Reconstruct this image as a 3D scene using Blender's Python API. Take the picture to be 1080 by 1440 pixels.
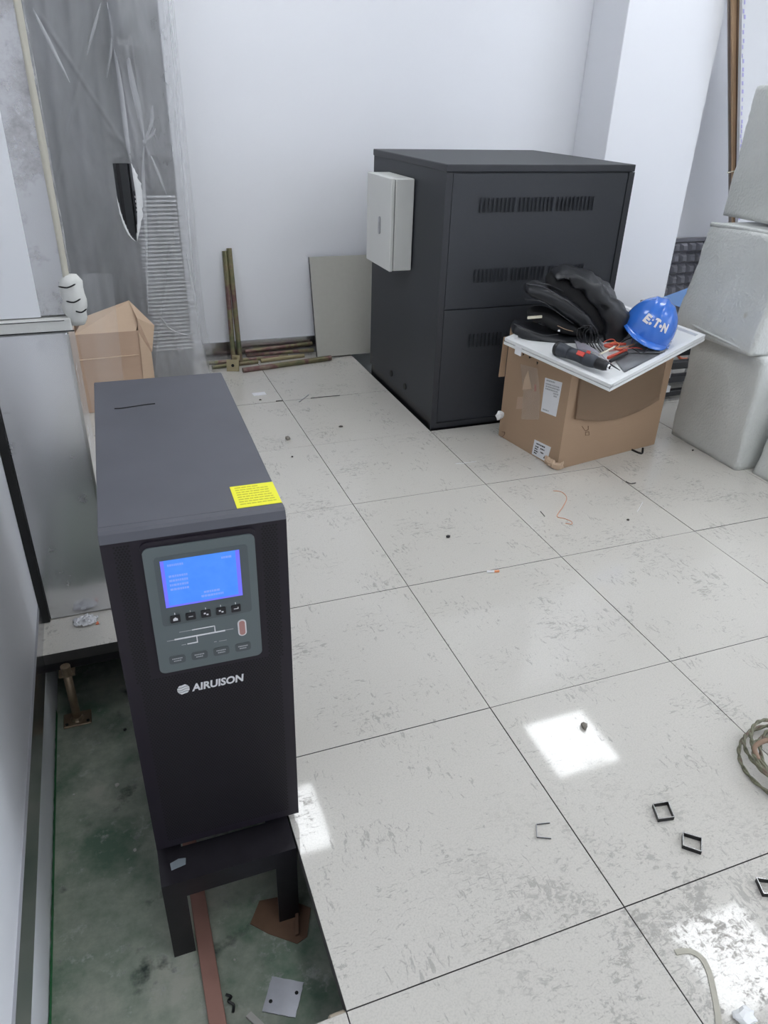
import bpy, bmesh, math, random
from mathutils import Vector, Matrix, noise
random.seed(7)
for o in list(bpy.data.objects): bpy.data.objects.remove(o)
SC = bpy.context.scene
COL = SC.collection
V = Vector

# ------------------------------------------------------------------ camera
CAM = V((-0.823, -0.686, 1.441)); YAW, PIT, ROL, FPX = 0.3681, -0.5128, 0.03245, 1040.4
_f = V((math.sin(YAW)*math.cos(PIT), math.cos(YAW)*math.cos(PIT), math.sin(PIT)))
_r0 = V((math.cos(YAW), -math.sin(YAW), 0)); _u0 = _r0.cross(_f)
_r = _r0*math.cos(ROL) + _u0*math.sin(ROL); _u = -_r0*math.sin(ROL) + _u0*math.cos(ROL)
cd = bpy.data.cameras.new('camera'); cam = bpy.data.objects.new('camera', cd); COL.objects.link(cam)
cd.sensor_fit = 'VERTICAL'; cd.sensor_height = 36; cd.sensor_width = 27; cd.lens = FPX/1440*36
cd.clip_start = .02; cd.clip_end = 60
M = Matrix((_r, _u, -_f)).transposed().to_4x4(); M.translation = CAM; cam.matrix_world = M
SC.camera = cam

def ray(px, py): return _f + _r*((px-540)/FPX) + _u*((720-py)/FPX)
def at_plane(px, py, p0, n):
    d = ray(px, py); return CAM + d*((V(p0)-CAM).dot(n)/d.dot(n))
def at_z(px, py, z=0): return at_plane(px, py, (0, 0, z), V((0, 0, 1)))
def at_y(px, py, y): return at_plane(px, py, (0, y, 0), V((0, 1, 0)))
def at_x(px, py, x): return at_plane(px, py, (x, 0, 0), V((1, 0, 0)))

# ------------------------------------------------------------------ world, exposure
w = bpy.data.worlds.new('world'); SC.world = w; w.use_nodes = True
w.node_tree.nodes['Background'].inputs[0].default_value = (.75, .82, .95, 1)
w.node_tree.nodes['Background'].inputs[1].default_value = 4.0
SC.view_settings.view_transform = 'Standard'; SC.view_settings.look = 'None'
SC.view_settings.gamma = 1; SC.view_settings.use_curve_mapping = False
SC.view_settings.exposure = 0.17
LED_POWER = 10.5
LED_COLOR = (.93, .965, 1.0)

# ------------------------------------------------------------------ materials
MATS = {}
def new_mat(name):
    m = bpy.data.materials.new(name); m.use_nodes = True
    nt = m.node_tree; b = nt.nodes['Principled BSDF']; MATS[name] = m
    return m, nt, b
def N(nt, t, **kw):
    n = nt.nodes.new(t)
    for k, v in kw.items(): setattr(n, k, v)
    return n
def pos(nt, scale=(1, 1, 1), obj=False, rot=(0, 0, 0)):
    mp = N(nt, 'ShaderNodeMapping'); mp.inputs['Scale'].default_value = scale; mp.inputs['Rotation'].default_value = rot
    if obj:
        t = N(nt, 'ShaderNodeTexCoord'); nt.links.new(t.outputs['Object'], mp.inputs[0])
    else:
        g = N(nt, 'ShaderNodeNewGeometry'); nt.links.new(g.outputs['Position'], mp.inputs[0])
    return mp.outputs[0]
def noise_tex(nt, scale, detail=3, rough=.55, vec=None, dist=0):
    n = N(nt, 'ShaderNodeTexNoise'); n.inputs['Scale'].default_value = scale
    n.inputs['Detail'].default_value = detail; n.inputs['Roughness'].default_value = rough
    n.inputs['Distortion'].default_value = dist
    nt.links.new(vec if vec is not None else pos(nt), n.inputs['Vector']); return n.outputs['Fac']
def ramp(nt, fac, stops):
    r = N(nt, 'ShaderNodeValToRGB'); e = r.color_ramp.elements
    while len(e) < len(stops): e.new(.5)
    for i, (p, c) in enumerate(stops):
        e[i].position = p; e[i].color = (c, c, c, 1) if isinstance(c, (int, float)) else (*c, 1)
    nt.links.new(fac, r.inputs[0]); return r.outputs[0]
def mixc(nt, fac, a, b, blend='MIX'):
    m = N(nt, 'ShaderNodeMix', data_type='RGBA', blend_type=blend)
    for s, v in ((m.inputs['Factor'], fac), (m.inputs['A'], a), (m.inputs['B'], b)):
        if isinstance(v, (int, float)): s.default_value = v
        elif isinstance(v, tuple): s.default_value = (*v, 1)
        else: nt.links.new(v, s)
    return m.outputs['Result']
def math_n(nt, op, a, b=None):
    m = N(nt, 'ShaderNodeMath', operation=op)
    for s, v in ((m.inputs[0], a), (m.inputs[1], b)):
        if v is None: continue
        if isinstance(v, (int, float)): s.default_value = v
        else: nt.links.new(v, s)
    return m.outputs[0]
def bump(nt, b, h, strength=.2, dist=.002):
    n = N(nt, 'ShaderNodeBump'); n.inputs['Strength'].default_value = strength; n.inputs['Distance'].default_value = dist
    nt.links.new(h, n.inputs['Height']); nt.links.new(n.outputs[0], b.inputs['Normal'])
def simple(name, col, rough=.5, metal=0, var=.12, vs=20, bs=0, bsc=200, spec=.5, coat=0):
    """principled with slight procedural colour variation"""
    m, nt, b = new_mat(name)
    c0 = tuple(max(0, c*(1-var)) for c in col); c1 = tuple(min(1, c*(1+var)) for c in col)
    nt.links.new(mixc(nt, noise_tex(nt, vs, 4), c0, c1), b.inputs['Base Color'])
    b.inputs['Roughness'].default_value = rough; b.inputs['Metallic'].default_value = metal
    b.inputs['Specular IOR Level'].default_value = spec; b.inputs['Coat Weight'].default_value = coat
    if bs: bump(nt, b, noise_tex(nt, bsc, 2), bs)
    return m

simple('wall_paint', (.87, .88, .915), .55, 0, .012, 3, .05, 90)
simple('ceiling_white', (.88, .88, .88), .8, 0, .02)
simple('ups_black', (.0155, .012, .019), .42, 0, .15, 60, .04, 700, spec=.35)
simple('ups_top_sheen', (.078, .08, .096), .5, 0, .2, 7, .08, 900)  # reflected sheen put into the colour, paler than the case
simple('hole_black', (.004, .004, .004), .8)
simple('display_grey', (.115, .14, .145), .4, 0, .03)
simple('display_dark', (.085, .105, .11), .35, 0, .03)
simple('button_black', (.012, .012, .016), .35)
simple('key_grey', (.075, .09, .095), .5)
simple('print_white', (.72, .72, .74), .5, 0, .02)
simple('print_grey', (.38, .39, .4), .5)
simple('led_red', (.42, .22, .2), .3)
simple('label_yellow', (.85, .83, .02), .5, 0, .02)
simple('label_print', (.55, .52, .03), .6)
simple('stand_steel', (.018, .016, .02), .38, .2, .5, 30, .1, 150)
simple('tape_grey', (.2, .23, .25), .4)
simple('dust_grey', (.22, .2, .2), .9, 0, .4, 60)
simple('cabinet_grey', (.036, .039, .046), .55, 0, .12, 120, .12, 900)
simple('cabinet_lip', (.03, .032, .038), .5, 0, .1, 90)
simple('box_enamel', (.66, .665, .64), .42, 0, .015)
simple('seal_dark', (.12, .12, .12), .6)
simple('latch_metal', (.42, .42, .44), .3, .8)
simple('tray_white', (.78, .79, .79), .35, 0, .04, 12)
simple('alu', (.55, .55, .57), .35, .8)
simple('stain_steel', (.5, .5, .52), .22, .95, .1, 8)
simple('rubber_black', (.012, .012, .012), .6)
simple('tile_edge', (.075, .072, .068), .7)
simple('tape_red', (.5, .25, .2), .5)
simple('bag_black', (.017, .018, .021), .36, 0, .25, 25, .25, 120)
simple('bag_lining', (.006, .006, .007), .8)
simple('zip_grey', (.05, .05, .055), .35, .3)
simple('hat_blue', (.03, .16, .62), .22, 0, .04, 9, coat=.4)
simple('hat_dark', (.01, .012, .03), .7)
simple('drill_grey', (.04, .046, .058), .45, 0, .1)
simple('drill_red', (.65, .07, .05), .4)
simple('chuck_black', (.01, .01, .012), .35)
simple('chrome', (.75, .75, .76), .15, 1)
simple('cable_black', (.012, .012, .014), .45)
simple('cable_red', (.5, .07, .04), .45)
simple('cable_orange', (.75, .28, .12), .5)
simple('cable_violet', (.24, .2, .5), .5)
simple('paper_white', (.78, .78, .8), .7, 0, .03)
simple('paper_lilac', (.5, .48, .54), .6, 0, .05)
simple('sheet_grey', (.42, .43, .45), .3, .2, .04)
simple('copper_bar', (.43, .235, .19), .45, .45, .12, 14)
simple('plate_zinc', (.5, .51, .56), .32, .7, .2, 25)
simple('scrap_brown', (.16, .09, .055), .8, 0, .3, 20)
simple('wood_pale', (.5, .43, .33), .7, 0, .15, 30)
simple('stick_pale', (.5, .49, .46), .7)
simple('crumb_dark', (.06, .05, .045), .8, 0, .4, 60)
simple('crumb_stone', (.22, .2, .17), .8, 0, .5, 200)
simple('steel_bright', (.6, .6, .6), .22, 1)
simple('steel_dark', (.03, .03, .032), .35, .6)
simple('film_white', (.82, .83, .83), .35, 0, .02)
simple('seal_white', (.6, .6, .57), .6, 0, .05, 30, .3, 90)
simple('tape_cream', (.44, .42, .35), .6, 0, .08, 20)
simple('unit_dark', (.035, .038, .042), .5, 0, .08)
simple('unit_mid', (.15, .15, .16), .5, 0, .05)
simple('unit_light', (.72, .72, .73), .5, 0, .05)
simple('panel_grey', (.26, .26, .29), .38, .35, .1, 15)
simple('frame_black', (.012, .012, .014), .4, .2)
simple('bag_blue', (.12, .25, .52), .4, 0, .08)
simple('strap_orange', (.75, .2, .1), .5)
simple('timber', (.5, .33, .2), .6, 0, .18, 6, .1, 40)
simple('door_wrap', (.62, .63, .65), .3, 0, .03, 4, .25, 12)
simple('print_purple', (.4, .38, .66), .6)
simple('tie_cream', (.66, .62, .5), .7)
simple('board_edge', (.05, .05, .052), .6)
simple('beige_laminate', (.5, .49, .44), .4, 0, .05, 40)

# polished floor tile with shoe scuffs; the scuffs have shapes of their own
m, nt, b = new_mat('floor_tile')
P = pos(nt)
base = mixc(nt, noise_tex(nt, 2.2, 4, .6, P), (.575, .55, .50), (.635, .61, .56))
base = mixc(nt, ramp(nt, noise_tex(nt, 260, 2, .5, P), [(.42, 0), (.75, 1)]), base, (.53, .51, .465))
s1 = noise_tex(nt, 1, 6, .72, pos(nt, (75, 30, 1), rot=(0, 0, .5)), .9)
s2 = noise_tex(nt, 1, 6, .7, pos(nt, (34, 95, 1), rot=(0, 0, -.35)), 1.2)
patch = noise_tex(nt, 5.5, 4, .6, P)
k1 = ramp(nt, math_n(nt, 'ADD', math_n(nt, 'MULTIPLY', s1, .7), math_n(nt, 'MULTIPLY', patch, .45)), [(.655, 0), (.695, 1)])
k2 = ramp(nt, math_n(nt, 'ADD', math_n(nt, 'MULTIPLY', s2, .7), math_n(nt, 'MULTIPLY', noise_tex(nt, 3.7, 3, .6, P), .45)), [(.66, 0), (.70, 1)])
# heavier trodden dirt in a walked zone on the near right
sep = N(nt, 'ShaderNodeSeparateXYZ'); nt.links.new(P, sep.inputs[0])
vd = N(nt, 'ShaderNodeVectorMath', operation='DISTANCE'); nt.links.new(P, vd.inputs[0]); vd.inputs[1].default_value = (.06, -.14, 0)
zone = ramp(nt, math_n(nt, 'DIVIDE', vd.outputs['Value'], 1.0), [(.16, 1), (.55, 0)])
s3 = noise_tex(nt, 1, 7, .75, pos(nt, (55, 90, 1), rot=(0, 0, .9)), .7)
k3 = math_n(nt, 'MULTIPLY', ramp(nt, math_n(nt, 'ADD', math_n(nt, 'MULTIPLY', s3, .75), math_n(nt, 'MULTIPLY', noise_tex(nt, 9, 4, .65, P), .5)), [(.645, 0), (.715, 1)]), zone)
dirt = math_n(nt, 'MAXIMUM', math_n(nt, 'MULTIPLY', math_n(nt, 'MAXIMUM', k1, k2), .42), math_n(nt, 'MULTIPLY', k3, .55))
nt.links.new(mixc(nt, dirt, base, (.17, .16, .145)), b.inputs['Base Color'])
nt.links.new(math_n(nt, 'ADD', math_n(nt, 'MULTIPLY', dirt, .5), .05), b.inputs['Roughness'])
nt.links.new(math_n(nt, 'SUBTRACT', .5, math_n(nt, 'MULTIPLY', dirt, .45)), b.inputs['Specular IOR Level'])

# green painted slab, dusty
m, nt, b = new_mat('slab_green'); P = pos(nt)
g = mixc(nt, ramp(nt, noise_tex(nt, 5, 6, .65, P), [(.34, 0), (.62, 1)]), (.11, .18, .125), (.40, .41, .345))
g = mixc(nt, ramp(nt, noise_tex(nt, 26, 5, .7, P), [(.57, 0), (.72, 1)]), g, (.42, .43, .4))
g = mixc(nt, ramp(nt, noise_tex(nt, 13, 4, .6, P), [(.62, 0), (.75, 1)]), g, (.03, .045, .035))
nt.links.new(g, b.inputs['Base Color']); b.inputs['Roughness'].default_value = .7
bump(nt, b, noise_tex(nt, 60, 4, .6, P), .3)
simple('duct_pale', (.72, .73, .75), .5, 0, .04, 5)
simple('green_edge', (.025, .2, .065), .7, 0, .3, 40)

# cardboard
def cardboard(name, col):
    m, nt, b = new_mat(name)
    c = mixc(nt, noise_tex(nt, 4, 4), tuple(x*.9 for x in col), tuple(x*1.06 for x in col))
    c = mixc(nt, noise_tex(nt, 1, 2, .5, pos(nt, (6, 6, 220))), c, tuple(x*.93 for x in col))
    nt.links.new(c, b.inputs['Base Color']); b.inputs['Roughness'].default_value = .75
    bump(nt, b, noise_tex(nt, 12, 3), .15, .004)
    return m
cardboard('cardboard', (.42, .285, .185)); cardboard('cardboard_light', (.60, .44, .31)); cardboard('cardboard_flap', (.45, .315, .21))
cardboard('cardboard_face', (.50, .35, .25))

# galvanised sheet
for nm, ca, cb_, lo_ in (('galvanised', (.60, .60, .61), (.36, .35, .355), .48), ('galvanised_clean', (.74, .745, .765), (.52, .52, .53), .58)):
    m, nt, b = new_mat(nm); P = pos(nt)
    st = ramp(nt, noise_tex(nt, 9, 6, .7, P), [(lo_, 0), (lo_+.2, 1)])
    nt.links.new(mixc(nt, st, ca, cb_), b.inputs['Base Color'])
    b.inputs['Metallic'].default_value = .75
    nt.links.new(math_n(nt, 'ADD', math_n(nt, 'MULTIPLY', st, .2), .2), b.inputs['Roughness'])
    bump(nt, b, noise_tex(nt, 3, 2, .5, P), .25, .01)

# zinc-passivated rods: olive, rust and violet along the length
m, nt, b = new_mat('zinc_yellow')
nt.links.new(ramp(nt, noise_tex(nt, 7, 3, .6), [(.3, (.13, .15, .08)), (.45, (.24, .21, .12)), (.53, (.19, .1, .095)), (.7, (.3, .27, .2))]), b.inputs['Base Color'])
b.inputs['Metallic'].default_value = .6; b.inputs['Roughness'].default_value = .4
m, nt, b = new_mat('zinc_brass')
nt.links.new(mixc(nt, noise_tex(nt, 15, 3), (.3, .25, .14), (.45, .39, .24)), b.inputs['Base Color'])
b.inputs['Metallic'].default_value = .5; b.inputs['Roughness'].default_value = .4
m, nt, b = new_mat('pedestal_rust')
nt.links.new(mixc(nt, noise_tex(nt, 30, 4), (.2, .13, .08), (.42, .34, .24)), b.inputs['Base Color'])
b.inputs['Metallic'].default_value = .6; b.inputs['Roughness'].default_value = .4

# bubble wrap
m, nt, b = new_mat('bubble_wrap'); P = pos(nt)
c = mixc(nt, noise_tex(nt, 4, 4, .6, P), (.56, .575, .545), (.72, .73, .71))
c = mixc(nt, ramp(nt, noise_tex(nt, 7, 3, .5, P), [(.66, 0), (.74, 1)]), c, (.47, .44, .36))
nt.links.new(c, b.inputs['Base Color']); b.inputs['Roughness'].default_value = .32
b.inputs['Coat Weight'].default_value = .3
vo = N(nt, 'ShaderNodeTexVoronoi'); vo.inputs['Scale'].default_value = 95; nt.links.new(P, vo.inputs['Vector'])
bump(nt, b, math_n(nt, 'ADD', vo.outputs['Distance'], math_n(nt, 'MULTIPLY', noise_tex(nt, 14, 4, .6, P, 1.2), 1.6)), .4, .005)

# thin translucent film
def film(name, dens_lo, dens_hi, col=(.8, .81, .83)):
    m, nt, b = new_mat(name); out = nt.nodes['Material Output']
    b.inputs['Base Color'].default_value = (*col, 1); b.inputs['Roughness'].default_value = .2
    b.inputs['Specular IOR Level'].default_value = .5
    tr = N(nt, 'ShaderNodeBsdfTransparent'); tl = N(nt, 'ShaderNodeBsdfTranslucent'); tl.inputs[0].default_value = (*col, 1)
    a = N(nt, 'ShaderNodeMixShader'); a.inputs[0].default_value = .25
    nt.links.new(b.outputs[0], a.inputs[1]); nt.links.new(tl.outputs[0], a.inputs[2])
    f = noise_tex(nt, 1, 4, .6, pos(nt, (4, 4, 1.6)), .4)
    d = math_n(nt, 'ADD', math_n(nt, 'MULTIPLY', ramp(nt, f, [(.3, 0), (.75, 1)]), dens_hi-dens_lo), dens_lo)
    mx = N(nt, 'ShaderNodeMixShader'); nt.links.new(d, mx.inputs[0])
    nt.links.new(tr.outputs[0], mx.inputs[1]); nt.links.new(a.outputs[0], mx.inputs[2])
    nt.links.new(mx.outputs[0], out.inputs['Surface']); return m
m, nt, b = new_mat('added_window_glass'); tr_ = N(nt, 'ShaderNodeBsdfTransparent'); gl_ = N(nt, 'ShaderNodeBsdfGlossy'); gl_.inputs['Roughness'].default_value = .02
mx_ = N(nt, 'ShaderNodeMixShader'); mx_.inputs[0].default_value = .06; nt.links.new(tr_.outputs[0], mx_.inputs[1]); nt.links.new(gl_.outputs[0], mx_.inputs[2]); nt.links.new(mx_.outputs[0], nt.nodes['Material Output'].inputs['Surface'])
film('plastic_film', .29, .45); film('film_fold', .32, .6); film('film_clear', .08, .2); film('clear_tape', .1, .3, (.8, .74, .68))

# braided cord
m, nt, b = new_mat('cord_braid')
nt.links.new(ramp(nt, noise_tex(nt, 45, 3), [(.35, (.1, .095, .06)), (.5, (.2, .2, .13)), (.65, (.17, .12, .09))]), b.inputs['Base Color'])
b.inputs['Roughness'].default_value = .55
simple('cord_end', (.3, .2, .14), .6, 0, .2, 30)

# lit things
def emit(name, col, s):
    m, nt, b = new_mat(name); b.inputs['Base Color'].default_value = (0, 0, 0, 1)
    b.inputs['Emission Strength'].default_value = s
    b.inputs['Emission Color'].default_value = (*col, 1); return m, nt, b
emit('led_diffuser', LED_COLOR, LED_POWER)
m, nt, b = emit('lcd_blue', (.06, .25, .95), .95)
nt.links.new(mixc(nt, noise_tex(nt, 60, 2), (.045, .22, .92), (.08, .29, .98)), b.inputs['Emission Color'])
emit('lcd_edge', (.16, .16, .95), .95); emit('lcd_text', (.2, .33, .9), .95)

# ------------------------------------------------------------------ mesh helpers
class MB:
    def __init__(s): s.bm = bmesh.new()
    def box(s, x0, x1, y0, y1, z0, z1, bev=0, seg=1):
        vs = [s.bm.verts.new((x, y, z)) for x in (x0, x1) for y in (y0, y1) for z in (z0, z1)]
        fs = [s.bm.faces.new([vs[i] for i in q]) for q in ((0, 1, 3, 2), (4, 6, 7, 5), (0, 4, 5, 1), (2, 3, 7, 6), (0, 2, 6, 4), (1, 5, 7, 3))]
        if bev:
            es = list({e for f in fs for e in f.edges})
            bmesh.ops.bevel(s.bm, geom=es, offset=bev, segments=seg, affect='EDGES', profile=.5)
        return s
    def hexa(s, pts):   # 8 points: bottom 4 ccw, top 4 ccw
        v = [s.bm.verts.new(p) for p in pts]
        for q in ((3, 2, 1, 0), (4, 5, 6, 7), (0, 1, 5, 4), (1, 2, 6, 5), (2, 3, 7, 6), (3, 0, 4, 7)): s.bm.faces.new([v[i] for i in q])
        return s
    def obox(s, c, ax, ay, az):   # oriented box, half-axis vectors
        c, ax, ay, az = map(V, (c, ax, ay, az))
        return s.hexa([c+i*ax+j*ay+k*az for k in (-1, 1) for i, j in ((-1, -1), (1, -1), (1, 1), (-1, 1))])
    def ngon(s, pts, thick):      # polygon extruded along vector
        t = V(thick); a = [s.bm.verts.new(p) for p in pts]; b = [s.bm.verts.new(V(p)+t) for p in pts]
        s.bm.faces.new(a[::-1]); s.bm.faces.new(b); n = len(a)
        for i in range(n): s.bm.faces.new((a[i], a[(i+1) % n], b[(i+1) % n], b[i]))
        return s
    def tube(s, pts, r, n=8, cap=True, closed=False):
        pts = [V(p) for p in pts]; rs = r if isinstance(r, (list, tuple)) else [r]*len(pts); rings = []; up = None
        for i, p in enumerate(pts):
            t = (pts[min(i+1, len(pts)-1)]-pts[max(i-1, 0)])
            if closed: t = pts[(i+1) % len(pts)]-pts[i-1]
            t.normalize()
            if up is None: up = t.orthogonal()
            up = (up - t*up.dot(t)).normalized(); sd = t.cross(up)
            rings.append([s.bm.verts.new(p+(up*math.cos(a)+sd*math.sin(a))*rs[i]) for a in (2*math.pi*k/n for k in range(n))])
        m = len(rings)
        for i in range(m if closed else m-1):
            A, B = rings[i], rings[(i+1) % m]
            for k in range(n): s.bm.faces.new((A[k], A[(k+1) % n], B[(k+1) % n], B[k]))
        if cap and not closed: s.bm.faces.new(rings[0][::-1]); s.bm.faces.new(rings[-1])
        return s
    def grid(s, fn, nu, nv, skip=None):
        g = [[s.bm.verts.new(fn(i/nu, j/nv)) for j in range(nv+1)] for i in range(nu+1)]
        for i in range(nu):
            for j in range(nv):
                if skip and skip((i+.5)/nu, (j+.5)/nv): continue
                s.bm.faces.new((g[i][j], g[i+1][j], g[i+1][j+1], g[i][j+1]))
        return s
    def loft(s, rings, cap=True):
        R = [[s.bm.verts.new(p) for p in r] for r in rings]; n = len(R[0])
        for A, B in zip(R, R[1:]):
            for k in range(n): s.bm.faces.new((A[k], A[(k+1) % n], B[(k+1) % n], B[k]))
        if cap: s.bm.faces.new(R[0][::-1]); s.bm.faces.new(R[-1])
        return s
    def blob(s, c, r, sub=2, amp=.25, seed=0, sc=(1, 1, 1)):
        ret = bmesh.ops.create_icosphere(s.bm, subdivisions=sub, radius=1)
        for v in ret['verts']:
            k = 1+amp*noise.noise(v.co*2+V((seed*7.3, seed, 0))); v.co = V(c)+V((v.co.x*sc[0], v.co.y*sc[1], v.co.z*sc[2]))*r*k
        return s
    def xf(s, mat): bmesh.ops.transform(s.bm, matrix=mat, verts=s.bm.verts); return s
    def build(s, name, mat, parent=None, smooth=False, world=False):
        """one mesh object; world=True: points are in world space and are moved into the parent's frame"""
        if world and parent is not None: s.xf(ROOTS[parent.name].inverted())
        bmesh.ops.recalc_face_normals(s.bm, faces=s.bm.faces)
        me = bpy.data.meshes.new(name); s.bm.to_mesh(me); s.bm.free()
        return link(name, me, mat, parent, smooth)
ROOTS = {}
def link(name, me, mat, parent=None, smooth=False):
    if mat and not me.materials: me.materials.append(MATS[mat])
    if smooth:
        for p in me.polygons: p.use_smooth = True
    o = bpy.data.objects.new(name, me); COL.objects.link(o)
    if parent is not None: o.parent = parent
    return o
def tag(o, label, cat, group=None):
    o['label'] = label; o['category'] = cat
    if group: o['group'] = group
    return o
def struct(o): o['kind'] = 'structure'; return o
def thing(name, label, cat, loc=(0, 0, 0), rotz=0, group=None):
    o = bpy.data.objects.new(name, None); COL.objects.link(o); o.location = loc; o.rotation_euler = (0, 0, rotz)
    o.empty_display_size = .05
    ROOTS[o.name] = Matrix.Translation(loc) @ Matrix.Rotation(rotz, 4, 'Z')
    return tag(o, label, cat, group)
def single(name, mb, mat, label, cat, group=None, smooth=False):
    """a thing that is one mesh; its origin goes to the base of the mesh"""
    c = V((0, 0, 0)); vs = mb.bm.verts
    for v in vs: c += v.co
    c /= len(vs); c.z = min(v.co.z for v in vs)
    mb.xf(Matrix.Translation(-c)); o = mb.build(name, mat, None, smooth); o.location = c
    return tag(o, label, cat, group)
def spline(pts, n=8):
    pts = [V(p) for p in pts]; out = []
    for i in range(len(pts)-1):
        p0, p1, p2, p3 = pts[max(i-1, 0)], pts[i], pts[i+1], pts[min(i+2, len(pts)-1)]
        for k in range(n):
            t = k/n
            out.append(.5*((2*p1)+(p2-p0)*t+(2*p0-5*p1+4*p2-p3)*t*t+(3*p1-p0-3*p2+p3)*t**3))
    return out+[pts[-1]]
def rrect(x0, x1, z0, z1, r, n=5):
    out = []
    for cx, cz, a0 in ((x1-r, z1-r, 0), (x0+r, z1-r, 90), (x0+r, z0+r, 180), (x1-r, z0+r, 270)):
        for k in range(n+1):
            a = math.radians(a0+90*k/n); out.append((cx+r*math.cos(a), cz+r*math.sin(a)))
    return out
def text_geo(s, size, shear=0, bold=0, space=1.0):
    c = bpy.data.curves.new('lettering', 'FONT'); c.body = s; c.size = size; c.shear = shear; c.offset = bold
    c.space_character = space; c.resolution_u = 3
    o = bpy.data.objects.new('lettering', c); COL.objects.link(o); bpy.context.view_layer.update()
    me = bpy.data.meshes.new_from_object(o); bpy.data.objects.remove(o); bpy.data.curves.remove(c)
    vs = [v.co.copy() for v in me.vertices]; fs = [list(p.vertices) for p in me.polygons]; bpy.data.meshes.remove(me)
    return vs, fs
def text_into(mb, s, size, fn, **kw):
    vs, fs = text_geo(s, size, **kw); x0 = min(v.x for v in vs); x1 = max(v.x for v in vs); y1 = max(v.y for v in vs)
    bv = [mb.bm.verts.new(fn((v.x-x0)/(x1-x0), v.y/y1, v)) for v in vs]
    for f in fs:
        try: mb.bm.faces.new([bv[i] for i in f])
        except ValueError: pass
    return mb

# ------------------------------------------------------------------ the room
SLAB = -.25; BACK = 3.8; LEFT = -1.145; RIGHT = 5.6; NEAR = -3.2; TOP = 3.17; T = .6
struct(MB().box(-2.4, RIGHT+.1, NEAR-.1, BACK+.1, SLAB-.12, SLAB).build('floor_slab', 'slab_green'))
struct(MB().box(-2.4, RIGHT+.1, NEAR-.1, BACK+.1, TOP, TOP+.1).build('ceiling', 'ceiling_white'))
struct(MB().box(LEFT-.12, LEFT, -.75, BACK, SLAB, TOP).build('wall_left', 'wall_paint'))
struct(MB().box(-2.4, -2.3, NEAR, -.6, SLAB, TOP).box(-2.4, LEFT-.12, -.7, -.6, SLAB, TOP).build('wall_left_recess', 'wall_paint'))
struct(MB().box(-2.4, RIGHT, BACK, BACK+.1, SLAB, TOP).build('wall_back', 'wall_paint'))
WY0, WY1, WZ0, WZ1 = -2.6, 1.2, .9, 2.7      # unseen window added in the right wall to brighten the left side
struct(MB().box(RIGHT, RIGHT+.1, NEAR, WY0, SLAB, TOP).box(RIGHT, RIGHT+.1, WY1, BACK, SLAB, TOP).box(RIGHT, RIGHT+.1, WY0, WY1, SLAB, WZ0).box(RIGHT, RIGHT+.1, WY0, WY1, WZ1, TOP).build('wall_right', 'wall_paint'))
win = struct(MB().box(RIGHT+.02, RIGHT+.07, WY0, WY0+.05, WZ0, WZ1).box(RIGHT+.02, RIGHT+.07, WY1-.05, WY1, WZ0, WZ1).box(RIGHT+.02, RIGHT+.07, WY0, WY1, WZ0, WZ0+.05).box(RIGHT+.02, RIGHT+.07, WY0, WY1, WZ1-.05, WZ1)
    .box(RIGHT+.02, RIGHT+.07, (WY0+WY1)/2-.025, (WY0+WY1)/2+.025, WZ0, WZ1).build('added_window_1', 'tray_white'))
for y0, y1 in ((WY0+.05, (WY0+WY1)/2-.025), ((WY0+WY1)/2+.025, WY1-.05)):
    MB().box(RIGHT+.042, RIGHT+.046, y0, y1, WZ0+.05, WZ1-.05).build('pane', 'added_window_glass', win)
pl_ = bpy.data.lights.new('added_window_portal', 'AREA'); pl_.shape = 'RECTANGLE'; pl_.size = WZ1-WZ0; pl_.size_y = WY1-WY0; pl_.cycles.is_portal = True
po = bpy.data.objects.new('added_window_portal', pl_); COL.objects.link(po); po.location = (RIGHT+.1, (WY0+WY1)/2, (WZ0+WZ1)/2); po.rotation_euler = (0, math.radians(90), 0)
struct(MB().box(-2.4, RIGHT, NEAR-.1, NEAR, SLAB, TOP).build('wall_front', 'wall_paint'))
struct(MB().box(2.114, 2.775, 3.454, BACK, SLAB, TOP, .004).build('wall_pillar', 'wall_paint'))
struct(MB().box(LEFT, LEFT+.006, -.75, 1.36, -.045, .07).build('baseboard_left', 'stain_steel'))
struct(MB().box(LEFT, 2.11, BACK-.012, BACK, 0, .105).build('baseboard_back', 'stain_steel'))
struct(MB().box(2.112, 2.777, 3.446, 3.454, 0, .105).build('baseboard_pillar', 'stain_steel'))
# green overspray along the foot of the left wall
def gedge(u, v):
    y = -.2+1.42*u; h = .026+.007*noise.noise(V((y*40, 0, 0)))+.004*noise.noise(V((y*130, 3, 0)))
    return V((LEFT+.002, y, SLAB+h*v))
struct(MB().grid(gedge, 150, 1).build('trim_1', 'green_edge'))

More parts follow.
